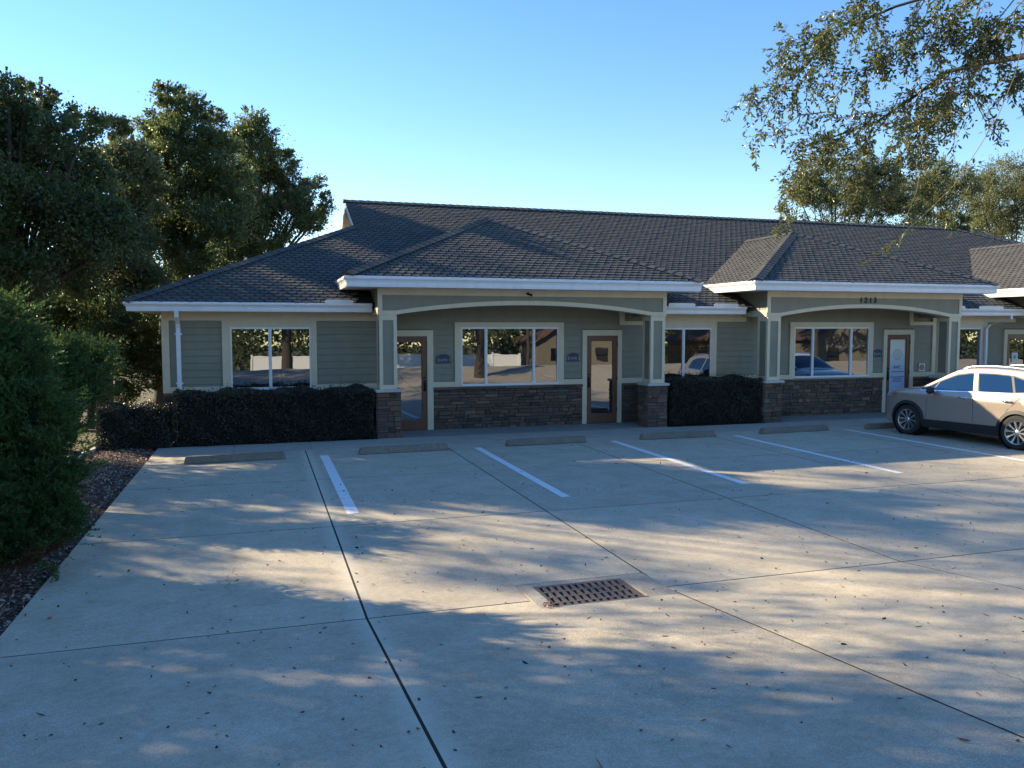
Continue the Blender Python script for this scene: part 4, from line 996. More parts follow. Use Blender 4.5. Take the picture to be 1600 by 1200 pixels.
# behind the camera, seen only in the window reflections
REFL=[(1.5,-17,2.5,9.5,3.4,16,51),(9,-34,3,11,5,22,52),(19,-36,3,12,5,22,53),(30,-37,3,11,5,20,54),(42,-30,3,12,5,20,55),(-9,-30,3,11,5,20,56),(26,-18,4,9,2.6,10,57),(32,-25,3,8,3.2,14,58),(47,-22,3,9,4,16,59),(58,-24,3,9,4,16,60)]  # last three oaks added in front of the houses to shade them
rl=['oak across the road reflected in the left window','oak behind the white fence, left one','oak behind the white fence, middle one','oak behind the white fence near the gabled house','oak across the road at the far right','oak across the road at the far left','slim oak on the verge across the road','oak added to shade the pale gabled house','oak added to shade the tan brick house','oak added to shade the farthest house at the right']
for (cx,cy,z0,z1,R_,n_,sd_i),l in zip(REFL,rl):
    tree('oak_tree',l,'tree',(cx,cy,zg(cy)),auto_clumps(cx,cy,z0,z1,R_,n_,sd_i),13000,.22,M['oakleaf2'],sd_i,'oaks across the road',sub=8,trunk_r=.3)
fe=empty('vinyl_fence',(11.2,-28.5,-.7),label='white vinyl privacy fence across the road',cat='fence')
a=MB(); x=-11.5
while x<9.5:
    a.box(x+.07,x+2.33,-.02,.02,.12,1.72)
    a.box(x+.07,x+2.33,-.035,.035,.05,.16); a.box(x+.07,x+2.33,-.035,.035,1.68,1.78)
    x+=2.4
a.build('panel',M['vinyl'],fe)
for k in range(10):
    x=-11.5+2.4*k; b=MB(); b.box(x-.065,x+.065,-.065,.065,0,1.86); b.extr([(x-.08,-.08,1.86),(x+.08,-.08,1.86),(x+.08,.08,1.86),(x-.08,.08,1.86)],(0,0,.03)); b.build('post',M['vinyl'],fe)
M['stucco']=mat('pale_stucco',rough=.9,build=paint_build((.17,.15,.12),.08)); M['roofbrown']=mat('brown_roof',(.12,.07,.05),.9)
M['tanbrick']=mat('tan_brick',rough=.9,build=lambda n,p: setc(n,p,N_brick(n)))
def house(loc_,wd,dp,h,rise,wallm,label):
    ho=empty('house',loc_,label=label,cat='house')
    a=MB(); w2,d2=wd/2,dp/2; a.box(-w2,w2,-d2,d2,0,h); a.poly([(-w2,d2,h),(w2,d2,h),(0,d2,h+rise)]); a.poly([(-w2,-d2,h),(w2,-d2,h),(0,-d2,h+rise)]); a.build('wall',wallm,ho,fixn=False)
    e=.5; k=rise/w2
    a=MB(); a.extr([(-w2-e,d2+e,h-e*k),(0,d2+e,h+rise),(w2+e,d2+e,h-e*k),(w2+e,d2+e,h-e*k+.16),(0,d2+e,h+rise+.18),(-w2-e,d2+e,h-e*k+.16)],(0,-dp-2*e,0)); a.build('roof',M['roofbrown'],ho)
    for x in (-wd*.28,wd*.1): a=MB(); a.box(x,x+1.3,d2+.01,d2+.05,.9,2.2); a.build('window',M['glass'],ho)
house((29.5,-40,-.7),6.5,8,3.0,1.9,M['stucco'],'pale gabled house across the road behind the end of the white fence')
house((40.5,-27,-.7),7,7,3.0,1.4,M['tanbrick'],'tan brick house across the road')
house((54,-30,-.7),9,8,3.0,2.2,M['stucco'],'wide pale gabled house across the road, farthest right')
rs_=np.random.RandomState(78); n=60000
cx=rs_.uniform(-40,110,n); cz=-.7+rs_.rand(n)**.8*(9+2*np.sin(cx*.4)+1.5*np.sin(cx*1.3)); cy=-54+4*np.sin(cx*.3)+rs_.normal(0,1.5,n)
V,F=orient_leaves(np.stack([cx,cy,cz],1),rs_.uniform(.4,.8,n),rs_.uniform(.25,.5,n),rs=rs_)
pobj('roadside_wood',np_mesh('roadside_wood',V,F),M['oakleaf'],kind='stuff',label='wood behind the houses across the road',cat='wood')
po=MB(); po.tube([(0,0,-.3),(0,0,8.5)],[.16,.11],12); po.box(-1.1,1.1,-.06,.06,7.7,7.85); o=po.build('utility_pole',M['bark'],label='wooden utility pole across the road',cat='pole'); o.location=(20.5,-24,-.6)

# ------------------------------------------------------------------ overhanging live oak (trunk out of frame at right)
lo_=empty('live_oak_tree',(9.3,2.2,zg(2.2)),label='live oak whose leafy drooping branches hang into the upper right of the view',cat='tree')
LB=Vector((9.3,2.2,zg(2.2)))
rs2=random.Random(8); rn=np.random.RandomState(8)
wood=MB(); twig=MB(); leafP=[]; leafD=[]
wood.tube([Vector((0,0,-.3)),Vector((0,0,.1)),Vector((.05,.1,1.6)),Vector((-.1,.3,2.6))],[.36,.28,.22,.20],12)
def leaf_line(pts,dens,spread=.028):
    for a,b in zip(pts[:-1],pts[1:]):
        L=(b-a).length; k=int(L*dens)+1; d=(b-a).normalized()
        for _ in range(k):
            q=a.lerp(b,rs2.random()); o_=Vector((rs2.gauss(0,1),rs2.gauss(0,1),rs2.gauss(0,1))).normalized()
            dd=(d*.7+o_*.9+Vector((0,0,-.1))).normalized()
            leafP.append(q+dd*spread); leafD.append(dd)
def curve(p0,d0,L,droop,n=7,wob=.12):
    pts=[p0]; d=d0.normalized()
    for i in range(n):
        d=(d+Vector((rs2.gauss(0,wob),rs2.gauss(0,wob),rs2.gauss(0,wob)-droop/n))).normalized(); pts.append(pts[-1]+d*L/n)
    return pts
def spray(path,r0,nb,Lb,droop,sub=True,dens=60):
    """branch path with side twigs carrying leaves"""
    twig.tube([p-LB for p in path],[r0*(1-.75*i/(len(path)-1)) for i in range(len(path))],6,cap=False)
    for k in range(nb):
        u=rs2.uniform(.15,1.0)*(len(path)-1); i=min(int(u),len(path)-2); p=path[i].lerp(path[i+1],u-i); t_=(path[i+1]-path[i]).normalized()
        o_=Vector((rs2.gauss(0,1),rs2.gauss(0,1),rs2.gauss(0,.8))); o_=(o_-t_*o_.dot(t_)).normalized()
        q=curve(p,t_*.6+o_,Lb*rs2.uniform(.5,1.2),droop,5)
        twig.tube([v-LB for v in q],[r0*.3,r0*.28,r0*.25,r0*.2,r0*.15,r0*.1],4,cap=False)
        leaf_line(q,dens)
        if sub:
            for _ in range(3):
                i2=rs2.randint(1,4); t2=(q[i2+1]-q[i2]).normalized(); o2=Vector((rs2.gauss(0,1),rs2.gauss(0,1),rs2.gauss(0,1))).normalized()
                q2=curve(q[i2],t2*.8+o2*.8,Lb*.45,droop,3); twig.tube([v-LB for v in q2],[r0*.15]*3+[r0*.08],3,cap=False); leaf_line(q2,dens)
    leaf_line(path[len(path)//2:],dens*.6)
def pp_(lst): return [at(x,y,Y_) for x,y,Y_ in lst]
# main limb from the trunk into view
limb=[LB+Vector((-.1,.3,2.6)),LB+Vector((-.2,1.2,3.2))]+pp_([(1760,40,4.6),(1600,88,5.3),(1540,98,5.6),(1480,112,5.9),(1430,150,6.1),(1370,190,6.4),(1300,215,6.6),(1250,232,6.7)])
wood.tube([p-LB for p in limb],[.12,.08,.045,.028,.022,.018,.013,.009,.006,.004],8)
spray(limb[3:],.008,48,.46,.9,dens=58)
limb2=[LB+Vector((-.1,.3,2.6)),LB+Vector((-.3,1.0,3.8))]+pp_([(1720,-120,4.8),(1600,-60,5.3),(1500,-20,5.8),(1400,10,6.2),(1330,40,6.5),(1270,90,6.7),(1235,130,6.8),(1180,138,6.9)])
wood.tube([p-LB for p in limb2],[.10,.06,.03,.020,.015,.012,.010,.008,.005,.003],8)
spray(limb2[3:],.007,50,.46,1.0,dens=56)
for path,nb,L_,dn in [
  ([(1470,-40,5.6),(1420,40,5.7),(1385,90,5.8),(1330,120,5.9),(1290,170,6.0)],24,.34,62),
  ([(1600,-20,5.2),(1560,30,5.3),(1520,70,5.4),(1490,130,5.5),(1470,180,5.5)],20,.32,60),
  ([(1640,60,5.2),(1600,110,5.3),(1585,140,5.3)],9,.28,60),
  ([(1640,-40,5.0),(1590,10,5.1),(1560,50,5.2),(1545,85,5.3)],24,.26,60),([(1560,-50,5.3),(1510,0,5.4),(1480,40,5.5),(1450,80,5.6)],22,.28,60),([(1420,-50,5.8),(1360,-5,5.9),(1310,30,6.0),(1280,60,6.1)],22,.28,58),([(1620,90,5.1),(1590,130,5.2),(1600,170,5.2)],8,.2,50),([(1540,100,5.5),(1480,140,5.6),(1440,190,5.7),(1400,230,5.8)],24,.26,58),
  ([(1440,140,5.9),(1420,180,6),(1440,220,6),(1425,255,6)],15,.28,62),
  ([(1500,120,5.7),(1520,150,5.7),(1540,190,5.7),(1555,215,5.7)],9,.22,50),
  ([(1380,190,6.3),(1350,230,6.3),(1330,270,6.3),(1340,290,6.3)],16,.26,50),
  ([(1300,215,6.5),(1270,240,6.5),(1255,280,6.5),(1230,300,6.5),(1222,345,6.5),(1222,362,6.5)],12,.12,44),
  ([(1250,110,6.7),(1230,126,6.7),(1214,150,6.7),(1200,175,6.7),(1190,205,6.7),(1180,240,6.7),(1183,262,6.7)],7,.10,30),
  ([(1290,175,6.4),(1250,180,6.5),(1215,205,6.6),(1165,215,6.6)],9,.16,40),
  ([(1345,30,6.3),(1300,45,6.3),(1270,65,6.3),(1232,60,6.3)],14,.26,52),
  ]:
    spray([at(*q) for q in path],.006,nb,L_,.6,dens=dn)
# long bare hanging twigs with few leaves
for path,nb in [([(1600,60,4.6),(1585,120,4.7),(1560,180,4.8),(1530,230,4.9),(1490,290,5.0),(1450,330,5.1),(1400,375,5.2),(1360,405,5.3),(1348,414,5.3)],7),
                ([(1447,150,5.6),(1443,200,5.6),(1440,250,5.6),(1432,300,5.6),(1412,350,5.6)],6),
                ([(1495,135,5.5),(1492,190,5.5),(1490,240,5.5),(1500,290,5.5)],8),
                ([(1515,290,5.2),(1495,330,5.2),(1478,350,5.2)],10)]:
    spray([at(*q) for q in path],.0035,nb,.10,.8,sub=False,dens=55)
wood.build('trunk',M['bark'],lo_,smooth=60); twig.build('twigs',M['twig'],lo_,smooth=60)
LP=np.array([list(p-LB) for p in leafP]); LD=np.array([list(d) for d in leafD]); n=len(LP)
V,F=orient_leaves(LP,rn.uniform(.028,.056,n),rn.uniform(.011,.020,n),dirs=LD,rs=rn,fold=True)
pobj('leaves',np_mesh('leaves',V,F),M['branchleaf'],lo_)
print('branch leaves',n)
# rest of its crown, out of frame overhead and to the right
cr=tree('_tmp','x','x',LB,auto_clumps(11.5,1.0,5.5,9.0,3.2,12,61),9000,.10,M['branchleaf'],61,sub=8)
for ch in [c for c in bpy.data.objects if c.parent==cr]:
    if ch.name.startswith('crown'): ch.parent=lo_; ch.name='crown'
    else: ch.parent=lo_; ch.name='upper_limbs'
bpy.data.objects.remove(cr)

# ------------------------------------------------------------------ junipers
def juniper(base,lobes,n_tuft,per,seed,label,brown=.0):
    rs=np.random.RandomState(seed); base=Vector(base); o=empty('juniper_bush',base,label=label,cat='shrub',group='bushy junipers in the mulch bed')
    P_=[];D_=[];Pb=[];Db=[]
    A=np.array([l[3]*l[4] for l in lobes]); A=A/A.sum()
    for li in rs.choice(len(lobes),n_tuft,p=A):
        cx,cy,cz,r,hgt=lobes[li]
        a=rs.rand()*2*PI; u=rs.uniform(-1,1); rad=r*math.sqrt(max(.02,1-u*u))*(.50+.42*rs.rand()); p0=np.array([cx+rad*math.cos(a),cy+rad*math.sin(a),cz+u*hgt*.85])
        out=np.array([math.cos(a)*.65,math.sin(a)*.65,.8+.5*u]); out+=rs.normal(size=3)*.22; out/=np.linalg.norm(out)
        L=rs.uniform(.16,.36); wv=rs.normal(size=3)*.10; nb=7
        # each plume is a spine with short side sprays
        tb=np.sort(rs.rand(nb))*.85; bd=rs.normal(size=(nb,3)); bd-=np.outer(bd@out,out); bd/=np.linalg.norm(bd,axis=1,keepdims=True); bd=bd*.75+out*.7
        which=rs.choice(nb+3,per); which=np.minimum(which,nb); t2=rs.rand(per)
        spine=which==nb; tb2=np.append(tb,0)[which]; bd2=np.vstack([bd,out])[which]
        bl=np.where(spine,L,(1-tb2)*L*.55+.05)
        pts=p0+np.outer(np.where(spine,0,tb2)*L,out)+bd2*(t2*bl)[:,None]+np.outer(t2**2,wv)+rs.normal(size=(per,3))*(.017*(1.15-t2))[:,None]
        dd=bd2*1.4+out*.4+rs.normal(size=(per,3))*.45
        if rs.rand()<brown and u<-.3: Pb.append(pts-out*.12); Db.append(dd)
        else: P_.append(pts); D_.append(dd)
    P_=np.concatenate(P_);D_=np.concatenate(D_); n=len(P_)
    V,F=orient_leaves(P_-np.array(base),rs.uniform(.024,.046,n),rs.uniform(.009,.015,n),dirs=D_,rs=rs); pobj('foliage',np_mesh('foliage',V,F),M['juniper'],o)
    if Pb:
        P_=np.concatenate(Pb);D_=np.concatenate(Db); n=len(P_); V,F=orient_leaves(P_-np.array(base),rs.uniform(.02,.04,n),rs.uniform(.007,.012,n),dirs=D_,rs=rs); pobj('dead_foliage',np_mesh('dead_foliage',V,F),M['deadjuniper'],o)
    tk=MB()
    for l in lobes:
        c=Vector((l[0],l[1],l[2]))-base; tk.tube([(0,0,0),c*.5+Vector((0,0,.1)),c+Vector((0,0,l[4]*.6))],[.06,.04,.012],6)
    tk.build('stem',M['bark'],o)
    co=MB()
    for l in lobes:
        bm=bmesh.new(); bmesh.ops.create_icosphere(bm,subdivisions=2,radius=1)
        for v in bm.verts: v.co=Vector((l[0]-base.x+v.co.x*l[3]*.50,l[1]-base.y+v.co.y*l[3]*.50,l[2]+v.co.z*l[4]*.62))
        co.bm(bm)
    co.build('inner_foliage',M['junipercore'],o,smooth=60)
    return o
def lobe(px,py,Y_,rp,hp):
    p,r=at_r(px,py,Y_,rp); return (p.x,p.y,p.z,r,r*hp/rp)
juniper((-3.05,9.3,0),[lobe(-50,620,9.5,66,130),lobe(14,530,9.8,26,44),lobe(40,585,9.6,26,40),lobe(10,610,9.5,40,50),lobe(52,650,9.3,32,36),lobe(8,700,9.3,50,44),lobe(78,712,9.2,24,30),lobe(94,762,9.1,24,26),lobe(45,775,9.0,44,36),lobe(75,825,8.9,34,32),lobe(20,850,8.8,50,40),lobe(-30,820,8.9,60,70)],900,360,5,'big bright green juniper at the left edge, in front of the other juniper',.3)
juniper((-2.95,12.2,0),[lobe(80,572,12.3,22,30),lobe(112,568,12.4,17,24),lobe(150,572,12.8,15,26),lobe(140,612,12.4,20,24),lobe(104,630,12.1,26,26),lobe(70,620,12.2,36,44),lobe(80,660,12.0,30,40)],520,270,6,'smaller juniper behind the big one, nearer the building',.1)

# ------------------------------------------------------------------ car
def car_paint(name,col,metal=.35,rough=.33):
    def b(n,p):
        f=noise(n,900,2,.5); setc(n,p,mix(n,f,tuple(x*.85 for x in col),tuple(min(1,x*1.12) for x in col)))
    return mat(name,col,rough,metal,.5,b,1.0)
M['tan']=car_paint('tan_metallic_paint',(.41,.335,.275)); M['carwhite']=car_paint('white_car_paint',(.72,.72,.71),0,.3)
M['plastic']=mat('black_car_plastic',(.018,.018,.02),.55); M['tyre']=mat('tyre_rubber',(.020,.020,.021),.8); M['alloy']=mat('bright_alloy',(.62,.62,.63),.28,.9); M['alloydark']=mat('dark_alloy',(.05,.05,.055),.4,.6)
M['chrome']=mat('chrome',(.75,.75,.76),.12,1); M['carglass']=glass_mat('car_glass',.10,(.006,.014,.020),0,(.50,.78,1.0)); M['lamp']=mat('clear_lamp',(.45,.45,.46),.12,.3,coat=1); M['tail']=mat('red_lamp',(.30,.01,.012),.15,coat=1); M['amber']=mat('amber_lamp',(.5,.16,.03),.2,coat=1)
M['well']=mat('wheel_well',(.006,.006,.006),.95)
def interp(x,tab):
    xs_=[a for a,_ in tab]; ys_=[b for _,b in tab]
    if x<=xs_[0]: return ys_[0]
    if x>=xs_[-1]: return ys_[-1]
    for i in range(len(xs_)-1):
        if x<=xs_[i+1]:
            u=(x-xs_[i])/(xs_[i+1]-xs_[i]); 
            m=lambda j:((ys_[min(j+1,len(ys_)-1)]-ys_[max(j-1,0)])/(xs_[min(j+1,len(ys_)-1)]-xs_[max(j-1,0)]))
            h=xs_[i+1]-xs_[i]; a,b=m(i)*h,m(i+1)*h; u2,u3=u*u,u*u*u
            return (2*u3-3*u2+1)*ys_[i]+(u3-2*u2+u)*a+(-2*u3+3*u2)*ys_[i+1]+(u3-u2)*b
TT=[(-2.14,.80),(-2.12,.98),(-2.06,1.12),(-1.96,1.30),(-1.80,1.50),(-1.62,1.575),(-1.2,1.615),(-.6,1.635),(-.1,1.62),(.22,1.565),(.62,1.36),(1.0,1.155),(1.12,1.11),(1.45,1.07),(1.75,1.015),(1.95,.94),(2.07,.83),(2.13,.70)]
SS=[(-2.14,.78),(-2.12,.94),(-2.06,1.06),(-1.96,1.20),(-1.80,1.37),(-1.62,1.46),(-1.2,1.53),(-.6,1.555),(-.1,1.54),(.22,1.485),(.62,1.28),(1.0,1.075),(1.12,1.03),(1.45,.985),(1.75,.93),(1.95,.86),(2.07,.78),(2.13,.66)]
WP=[(-2.14,.66),(-2.10,.76),(-1.95,.83),(-1.6,.875),(-1.0,.885),(0,.885),(1.0,.885),(1.5,.88),(1.8,.84),(2.0,.74),(2.08,.64),(2.13,.50)]
BB=[(-2.14,.42),(-2.08,.32),(-1.9,.26),(-1.0,.22),(1.0,.22),(1.8,.24),(2.05,.30),(2.13,.38)]
def CW(x,z):
    w_=interp(x,WP)
    if z<.45: w_-=.05*((.45-z)/.25)**2
    # shoulder line and lower-door scallop
    w_+=.012*math.exp(-((z-.92)/.06)**2)-.016*math.exp(-((z-.62)/.12)**2)*max(0,1-abs(x)/1.6)
    if z>.96: 
        q=z-.96; w_-=.10*min(q,.08)/.08*.35+max(0,q-.04)*.40
    return w_
def car_section(x):
    zb,zs,ztp=interp(x,BB),interp(x,SS),interp(x,TT); zb=min(zb,zs-.05); pts=[]
    for k in range(17):
        z=zb+(zs-zb)*k/16; pts.append((CW(x,z),z))
    ws=pts[-1][0]
    for k in range(1,9):
        a=PI/2*k/8; pts.append((ws*math.cos(a)**.75 if k<8 else 0,zs+(ztp-zs)*math.sin(a)**.9))
    return pts
def side_patch(poly,off,step=.08,sides=(1,),top=False):
    out=MB()
    bm=bmesh.new(); vs=[bm.verts.new((p[0],0,p[1])) for p in poly]; bm.faces.new(vs)
    xs_=[p[0] for p in poly]; zs_=[p[1] for p in poly]
    x=math.ceil(min(xs_)/step)*step
    while x<max(xs_): bmesh.ops.bisect_plane(bm,geom=bm.verts[:]+bm.edges[:]+bm.faces[:],plane_co=(x,0,0),plane_no=(1,0,0)); x+=step
    z=math.ceil(min(zs_)/step)*step
    while z<max(zs_): bmesh.ops.bisect_plane(bm,geom=bm.verts[:]+bm.edges[:]+bm.faces[:],plane_co=(0,0,z),plane_no=(0,0,1)); z+=step
    bm.verts.index_update()
    for s in sides:
        fl=[]
        for f in bm.faces:
            ids=[v.index for v in f.verts]; f.normal_update()
            if f.normal.y*s<0: ids.reverse()
            fl.append(ids)
        out.add([(v.co.x,s*(CW(v.co.x,v.co.z)+off),v.co.z) for v in bm.verts],fl)
    bm.free(); return out
def round_poly(pts,r=.03,n=4):
    out=[]; m=len(pts)
    for i in range(m):
        p=Vector(pts[i]); a=Vector(pts[i-1]); b=Vector(pts[(i+1)%m]); da=(a-p); db=(b-p); rr=min(r,da.length*.4,db.length*.4); s=p+da.normalized()*rr; e=p+db.normalized()*rr
        for k in range(n+1):
            u=k/n; out.append(tuple((s*(1-u)**2+p*2*u*(1-u)+e*u*u)))
    return out
def make_car(paint,label,group=None):
    car=empty('parked_car',(0,0,0),label=label,cat='car',group=group)
    # body
    st_=[-2.14+4.27*k/95 for k in range(96)]; body=MB(); secs=[car_section(x) for x in st_]; m=len(secs[0]); 
    vs=[]
    for x,s in zip(st_,secs):
        ring=[(x,y,z) for y,z in s]+[(x,-y,z) for y,z in s[-2::-1]]; vs+=ring
    k=2*m-1; fs=[(i*k+j,i*k+(j+1)%k,(i+1)*k+(j+1)%k,(i+1)*k+j) for i in range(len(st_)-1) for j in range(k)]
    fs+=[tuple(range(k)),tuple((len(st_)-1)*k+j for j in range(k))[::-1]]
    body.add(vs,fs); bo=body.build('body',paint,car)
    for ax in (-1.28,1.28):
        for s in (-1,1):
            c=MB(); c.lathe([(0,0),(.385,0),(.385,.42),(0,.42)],(ax,.58 if s>0 else -1.0,.345),'y',48); co=c.build('cut',M['well'])
            md=bo.modifiers.new('b','BOOLEAN'); md.object=co; md.operation='DIFFERENCE'; md.solver='EXACT'
            bpy.context.view_layer.update(); me=bpy.data.meshes.new_from_object(bo.evaluated_get(bpy.context.evaluated_depsgraph_get()))
            bo.modifiers.clear(); bo.data=me; bpy.data.objects.remove(co)
    bo.data.materials.clear(); bo.data.materials.append(paint); bo.data.name='body'
    bo.data.polygons.foreach_set('use_smooth',[True]*len(bo.data.polygons)); bo.data.set_sharp_from_angle(angle=R(35))
    P=lambda mb,name,m,par=None,sm=60: mb.build(name,m,par or car,smooth=sm,fixn=(m is not M['carglass']))
    for ax in (-1.28,1.28):
        for s in (-1,1):
            wl=MB(); (wl.lathe([(0,0),(.383,0),(.383,.30)],(ax,.582,.345),'y',32)) if s>0 else wl.lathe([(0,0),(.383,0),(.383,-.30)],(ax,-.582,.345),'y',32)
            P(wl,'wheel_well',M['well'])
    # glass house
    dlo=[(1.02,1.045),(.60,1.265),(.22,1.435),(-.10,1.485),(-.6,1.495),(-1.05,1.470),(-1.34,1.40),(-1.52,1.17),(-1.40,1.12),(-.5,1.075),(.3,1.050)]
    for s in (1,-1):
        P(side_patch(round_poly(dlo,.04),.003,sides=(s,)),'window_surround',M['plastic'])
        for g_ in ([(.93,1.062),(.60,1.235),(.70,1.06)],[(.66,1.062),(.56,1.25),(.20,1.405),(-.10,1.455),(-.16,1.455),(-.27,1.085),(.2,1.070)],[(-.40,1.092),(-.28,1.462),(-.6,1.470),(-.98,1.450),(-1.12,1.125)],[(-1.17,1.135),(-1.04,1.443),(-1.30,1.375),(-1.46,1.175)]):
            P(side_patch(round_poly(g_,.02),.006,sides=(s,)),'side_window',M['carglass'])
        P(side_patch([(1.0,1.030),(-1.5,1.115),(-1.5,1.135),(1.0,1.047)],.010,sides=(s,)),'belt_trim',M['chrome'])
        P(side_patch([(-.275,1.07),(-.365,1.08),(-.25,1.49),(-.17,1.487)],.0068,sides=(s,)),'pillar',paint)
        # doors: shut lines
        for l in ([(-.318,.44),(-.318,1.06)],[(.80,.42),(.80,.78),(.74,1.0),(.86,1.04)],[(-1.08,.80),(-1.22,.92),(-1.32,1.09)],[(-.98,.45),(-.99,.64),(-1.08,.80)]):
            mbl=MB()
            for a,b in zip(l[:-1],l[1:]):
                q=side_patch([(a[0]-.004,a[1]),(a[0]+.004,a[1]),(b[0]+.004,b[1]),(b[0]-.004,b[1])],.0015,sides=(s,)); mbl.add(q.v,q.f)
            P(mbl,'door_seam',M['well'])
        P(side_patch([(.90,.22),(-.90,.22),(-.90,.43),(.90,.40)],.014,sides=(s,)),'sill_cladding',M['plastic'])
        # arch lips
        for ax in (-1.28,1.28):
            mbl=MB(); pr_=[]
            for k2 in range(25):
                a=R(-14+208*k2/24); pr_.append((ax+.375*math.cos(a),.345+.375*math.sin(a),ax+.445*math.cos(a),.345+.445*math.sin(a)))
            for a,b in zip(pr_[:-1],pr_[1:]):
                v=[(a[0],s*(CW(a[0],a[1])+.020),a[1]),(a[2],s*(CW(a[2],a[3])+.006),a[3]),(b[2],s*(CW(b[2],b[3])+.006),b[3]),(b[0],s*(CW(b[0],b[1])+.020),b[1]),(a[0],s*(.80),a[1]),(b[0],s*.80,b[1])]
                mbl.add(v,[(0,1,2,3),(4,0,3,5)])
            P(mbl,'wheel_arch',M['plastic'])
        # handles
        for hx in (-.10,-1.06):
            h=MB(); y=s*(CW(hx,.955)+.004); h.tube([(hx-.105,y,.952),(hx-.09,y+s*.03,.955),(hx+.07,y+s*.032,.958),(hx+.095,y,.955)],[.010,.017,.017,.010],8); P(h,'door_handle',M['chrome'])
        # mirror
        bm=bmesh.new(); bmesh.ops.create_icosphere(bm,subdivisions=3,radius=1)
        for v in bm.verts: v.co=Vector((.62+v.co.x*.075-.02*v.co.y,s*(1.0+ .115*v.co.y),1.06+.085*v.co.z))
        h=MB(); h.bm(bm); h.tube([(.66,s*.84,1.02),(.64,s*.93,1.02)],[.03,.025],8); P(h,'side_mirror',M['plastic'])
        # lamps
        P(side_patch(round_poly([(2.02,.80),(1.98,.865),(1.62,.955),(1.55,.93),(1.72,.84)],.03),.006,.05,(s,)),'headlight',M['lamp'])
        P(side_patch(round_poly([(1.70,.872),(1.56,.925),(1.60,.945),(1.72,.912)],.01),.009,.05,(s,)),'indicator',M['amber'])
        P(side_patch(round_poly([(-1.72,1.02),(-1.78,1.14),(-2.04,1.10),(-2.10,.98),(-2.08,.92),(-1.9,.94)],.03),.006,.05,(s,)),'tail_light',M['tail'])
        # roof rail
        rl_=MB(); pts=[]
        for k2 in range(13):
            x=.10-1.55*k2/12; lift=.035*math.sin(PI*k2/12)**.4+.01 if 0<k2<12 else 0.0; pts.append((x,s*.61,interp(x,SS)+ (interp(x,TT)-interp(x,SS))*.42+lift))
        rl_.tube(pts,.017,8); P(rl_,'roof_rail',M['alloy'])
    # windscreen and rear window on the top surface
    def top_patch(x0,x1,u0,u1,off,n=10):
        mb=MB(); vs=[]
        for i in range(n+1):
            x=x0+(x1-x0)*i/n; zs,ztp=interp(x,SS),interp(x,TT); ws=CW(x,zs)
            for j in range(13):
                u=u0+(u1-u0)*j/12; a=PI/2*(1-abs(u)); y=math.copysign(ws*math.cos(a)**.75,u) if abs(u)>1e-6 else 0; z=zs+(ztp-zs)*math.sin(a)**.9
                vs.append((x+(.7*off if x1>0 else -.7*off),y,z+off))
        F_=[(i*13+j,(i+1)*13+j,(i+1)*13+j+1,i*13+j+1) for i in range(n) for j in range(12)]
        a_,b_,c_=[Vector(vs[q]) for q in F_[0][:3]]
        if (b_-a_).cross(c_-b_).z<0: F_=[f[::-1] for f in F_]
        mb.add(vs,F_); return mb
    P(top_patch(.26,.99,-.90,.90,.005),'windscreen',M['carglass']); P(top_patch(-1.98,-1.76,-.85,.85,.005),'rear_window',M['carglass'])
    # grille, bumpers
    g_=MB(); g_.bbox(2.045,2.135,-.42,.42,.60,.74,.03); P(g_,'grille',M['plastic']); g_=MB(); g_.bbox(1.98,2.11,-.58,.58,.27,.44,.05); P(g_,'bumper',M['plastic']); g_=MB(); g_.bbox(-2.17,-2.0,-.64,.64,.28,.50,.05); P(g_,'bumper',M['plastic'])
    pl=MB(); pl.bbox(-2.160,-2.140,-.16,.16,.78,.92,.004); P(pl,'number_plate',M['paper'])
    un=MB(); un.bbox(-1.9,1.9,-.55,.55,.20,.42,.03); P(un,'underbody',M['well'])
    # wheels
    for ax in (1.28,-1.28):
        for s in (1,-1):
            w_=empty('wheel',(ax,s*.785,.345)); w_.parent=car
            ty=MB(); ty.lathe([(.232,-.10),(.25,-.108),(.315,-.108),(.336,-.09),(.345,-.06),(.345,.06),(.336,.09),(.315,.108),(.25,.108),(.232,.10)],(0,0,0),'y',48,closed=True); ty.build('tyre',M['tyre'],w_,smooth=40)
            rim=MB(); rim.lathe([(.232,s*.105),(.238,s*.112),(.226,s*.108),(.222,s*.05),(.218,-s*.06)],(0,0,0),'y',48)
            for k2 in range(10):
                a=2*PI*k2/10+.1
                def sp(r,wd,y,da=0): 
                    c_,s2=math.cos(a+da),math.sin(a+da); return [(r*c_-wd*s2,y,r*s2+wd*c_),(r*c_+wd*s2,y,r*s2-wd*c_)]
                A=sp(.045,.011,s*.078);Bq=sp(.14,.014,s*.088);Cq=sp(.224,.024,s*.100)
                v=A+Bq+Cq; v+= [(p[0],p[1]-s*.03,p[2]) for p in v]
                rim.add(v,[(0,1,3,2),(2,3,5,4),(0,2,8,6),(2,4,10,8),(1,7,9,3),(3,9,11,5)])
            rim.lathe([(0,s*.092),(.028,s*.092),(.048,s*.082),(.052,s*.05)],(0,0,0),'y',24)
            rim.build('rim',M['alloy'],w_,smooth=30)
            dk=MB(); dk.lathe([(0,s*.03),(.225,s*.03)],(0,0,0),'y',32); dk.lathe([(.05,s*.045),(.15,s*.045)],(0,0,0),'y',32); dk.build('brake_disc',M['alloydark'],w_)
    return car
car=make_car(M['tan'],'tan metallic crossover parked nose-in toward the right porch','cars parked facing the building')
CA=R(90+6.5); car.rotation_euler=(0,0,CA)
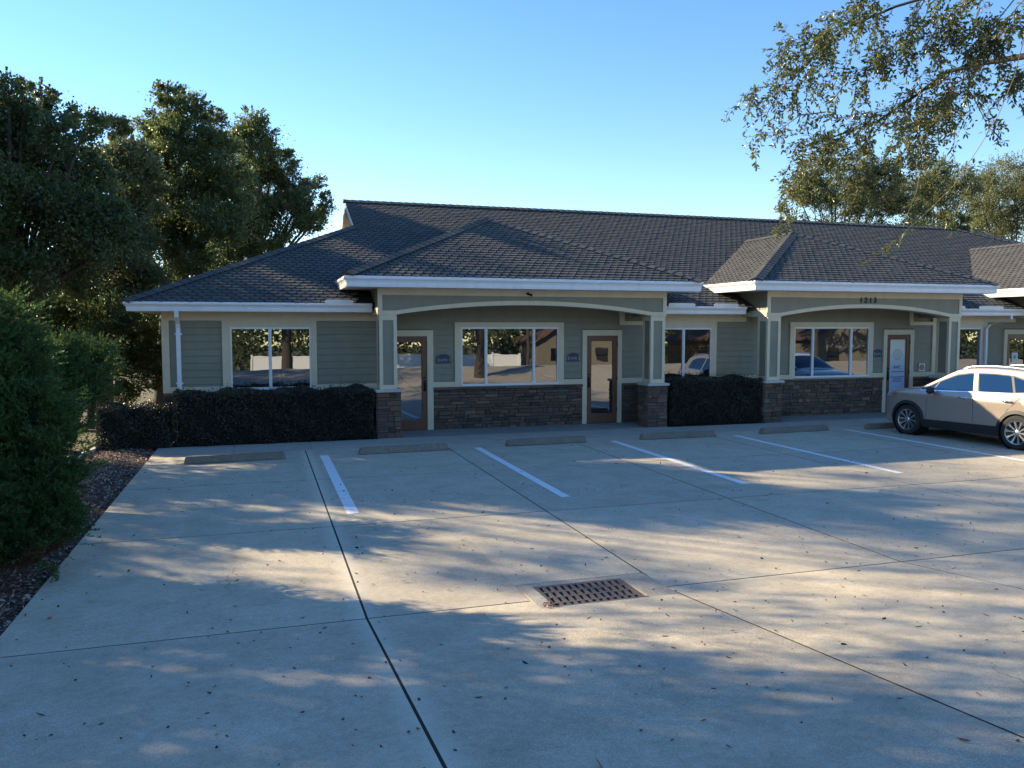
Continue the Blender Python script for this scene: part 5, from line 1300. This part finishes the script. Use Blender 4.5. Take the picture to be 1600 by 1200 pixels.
# left side plane passes through X 14.05 (front axle) .. 14.35 (rear axle)
car.location=(14.20+.885,13.62,.004)
car2=copy_tree(car); car2['label']='white car beyond the tan one, only its roof edge showing at the right edge'
car2.location=(18.35,13.2,.004); car2.rotation_euler=(0,0,R(91)); 
for o in [c for c in bpy.data.objects if c.parent==car2]:
    if o.name.startswith(('body','pillar')):
        o.material_slots[0].link='OBJECT'; o.material_slots[0].material=M['carwhite']
print('objects',len(bpy.data.objects))
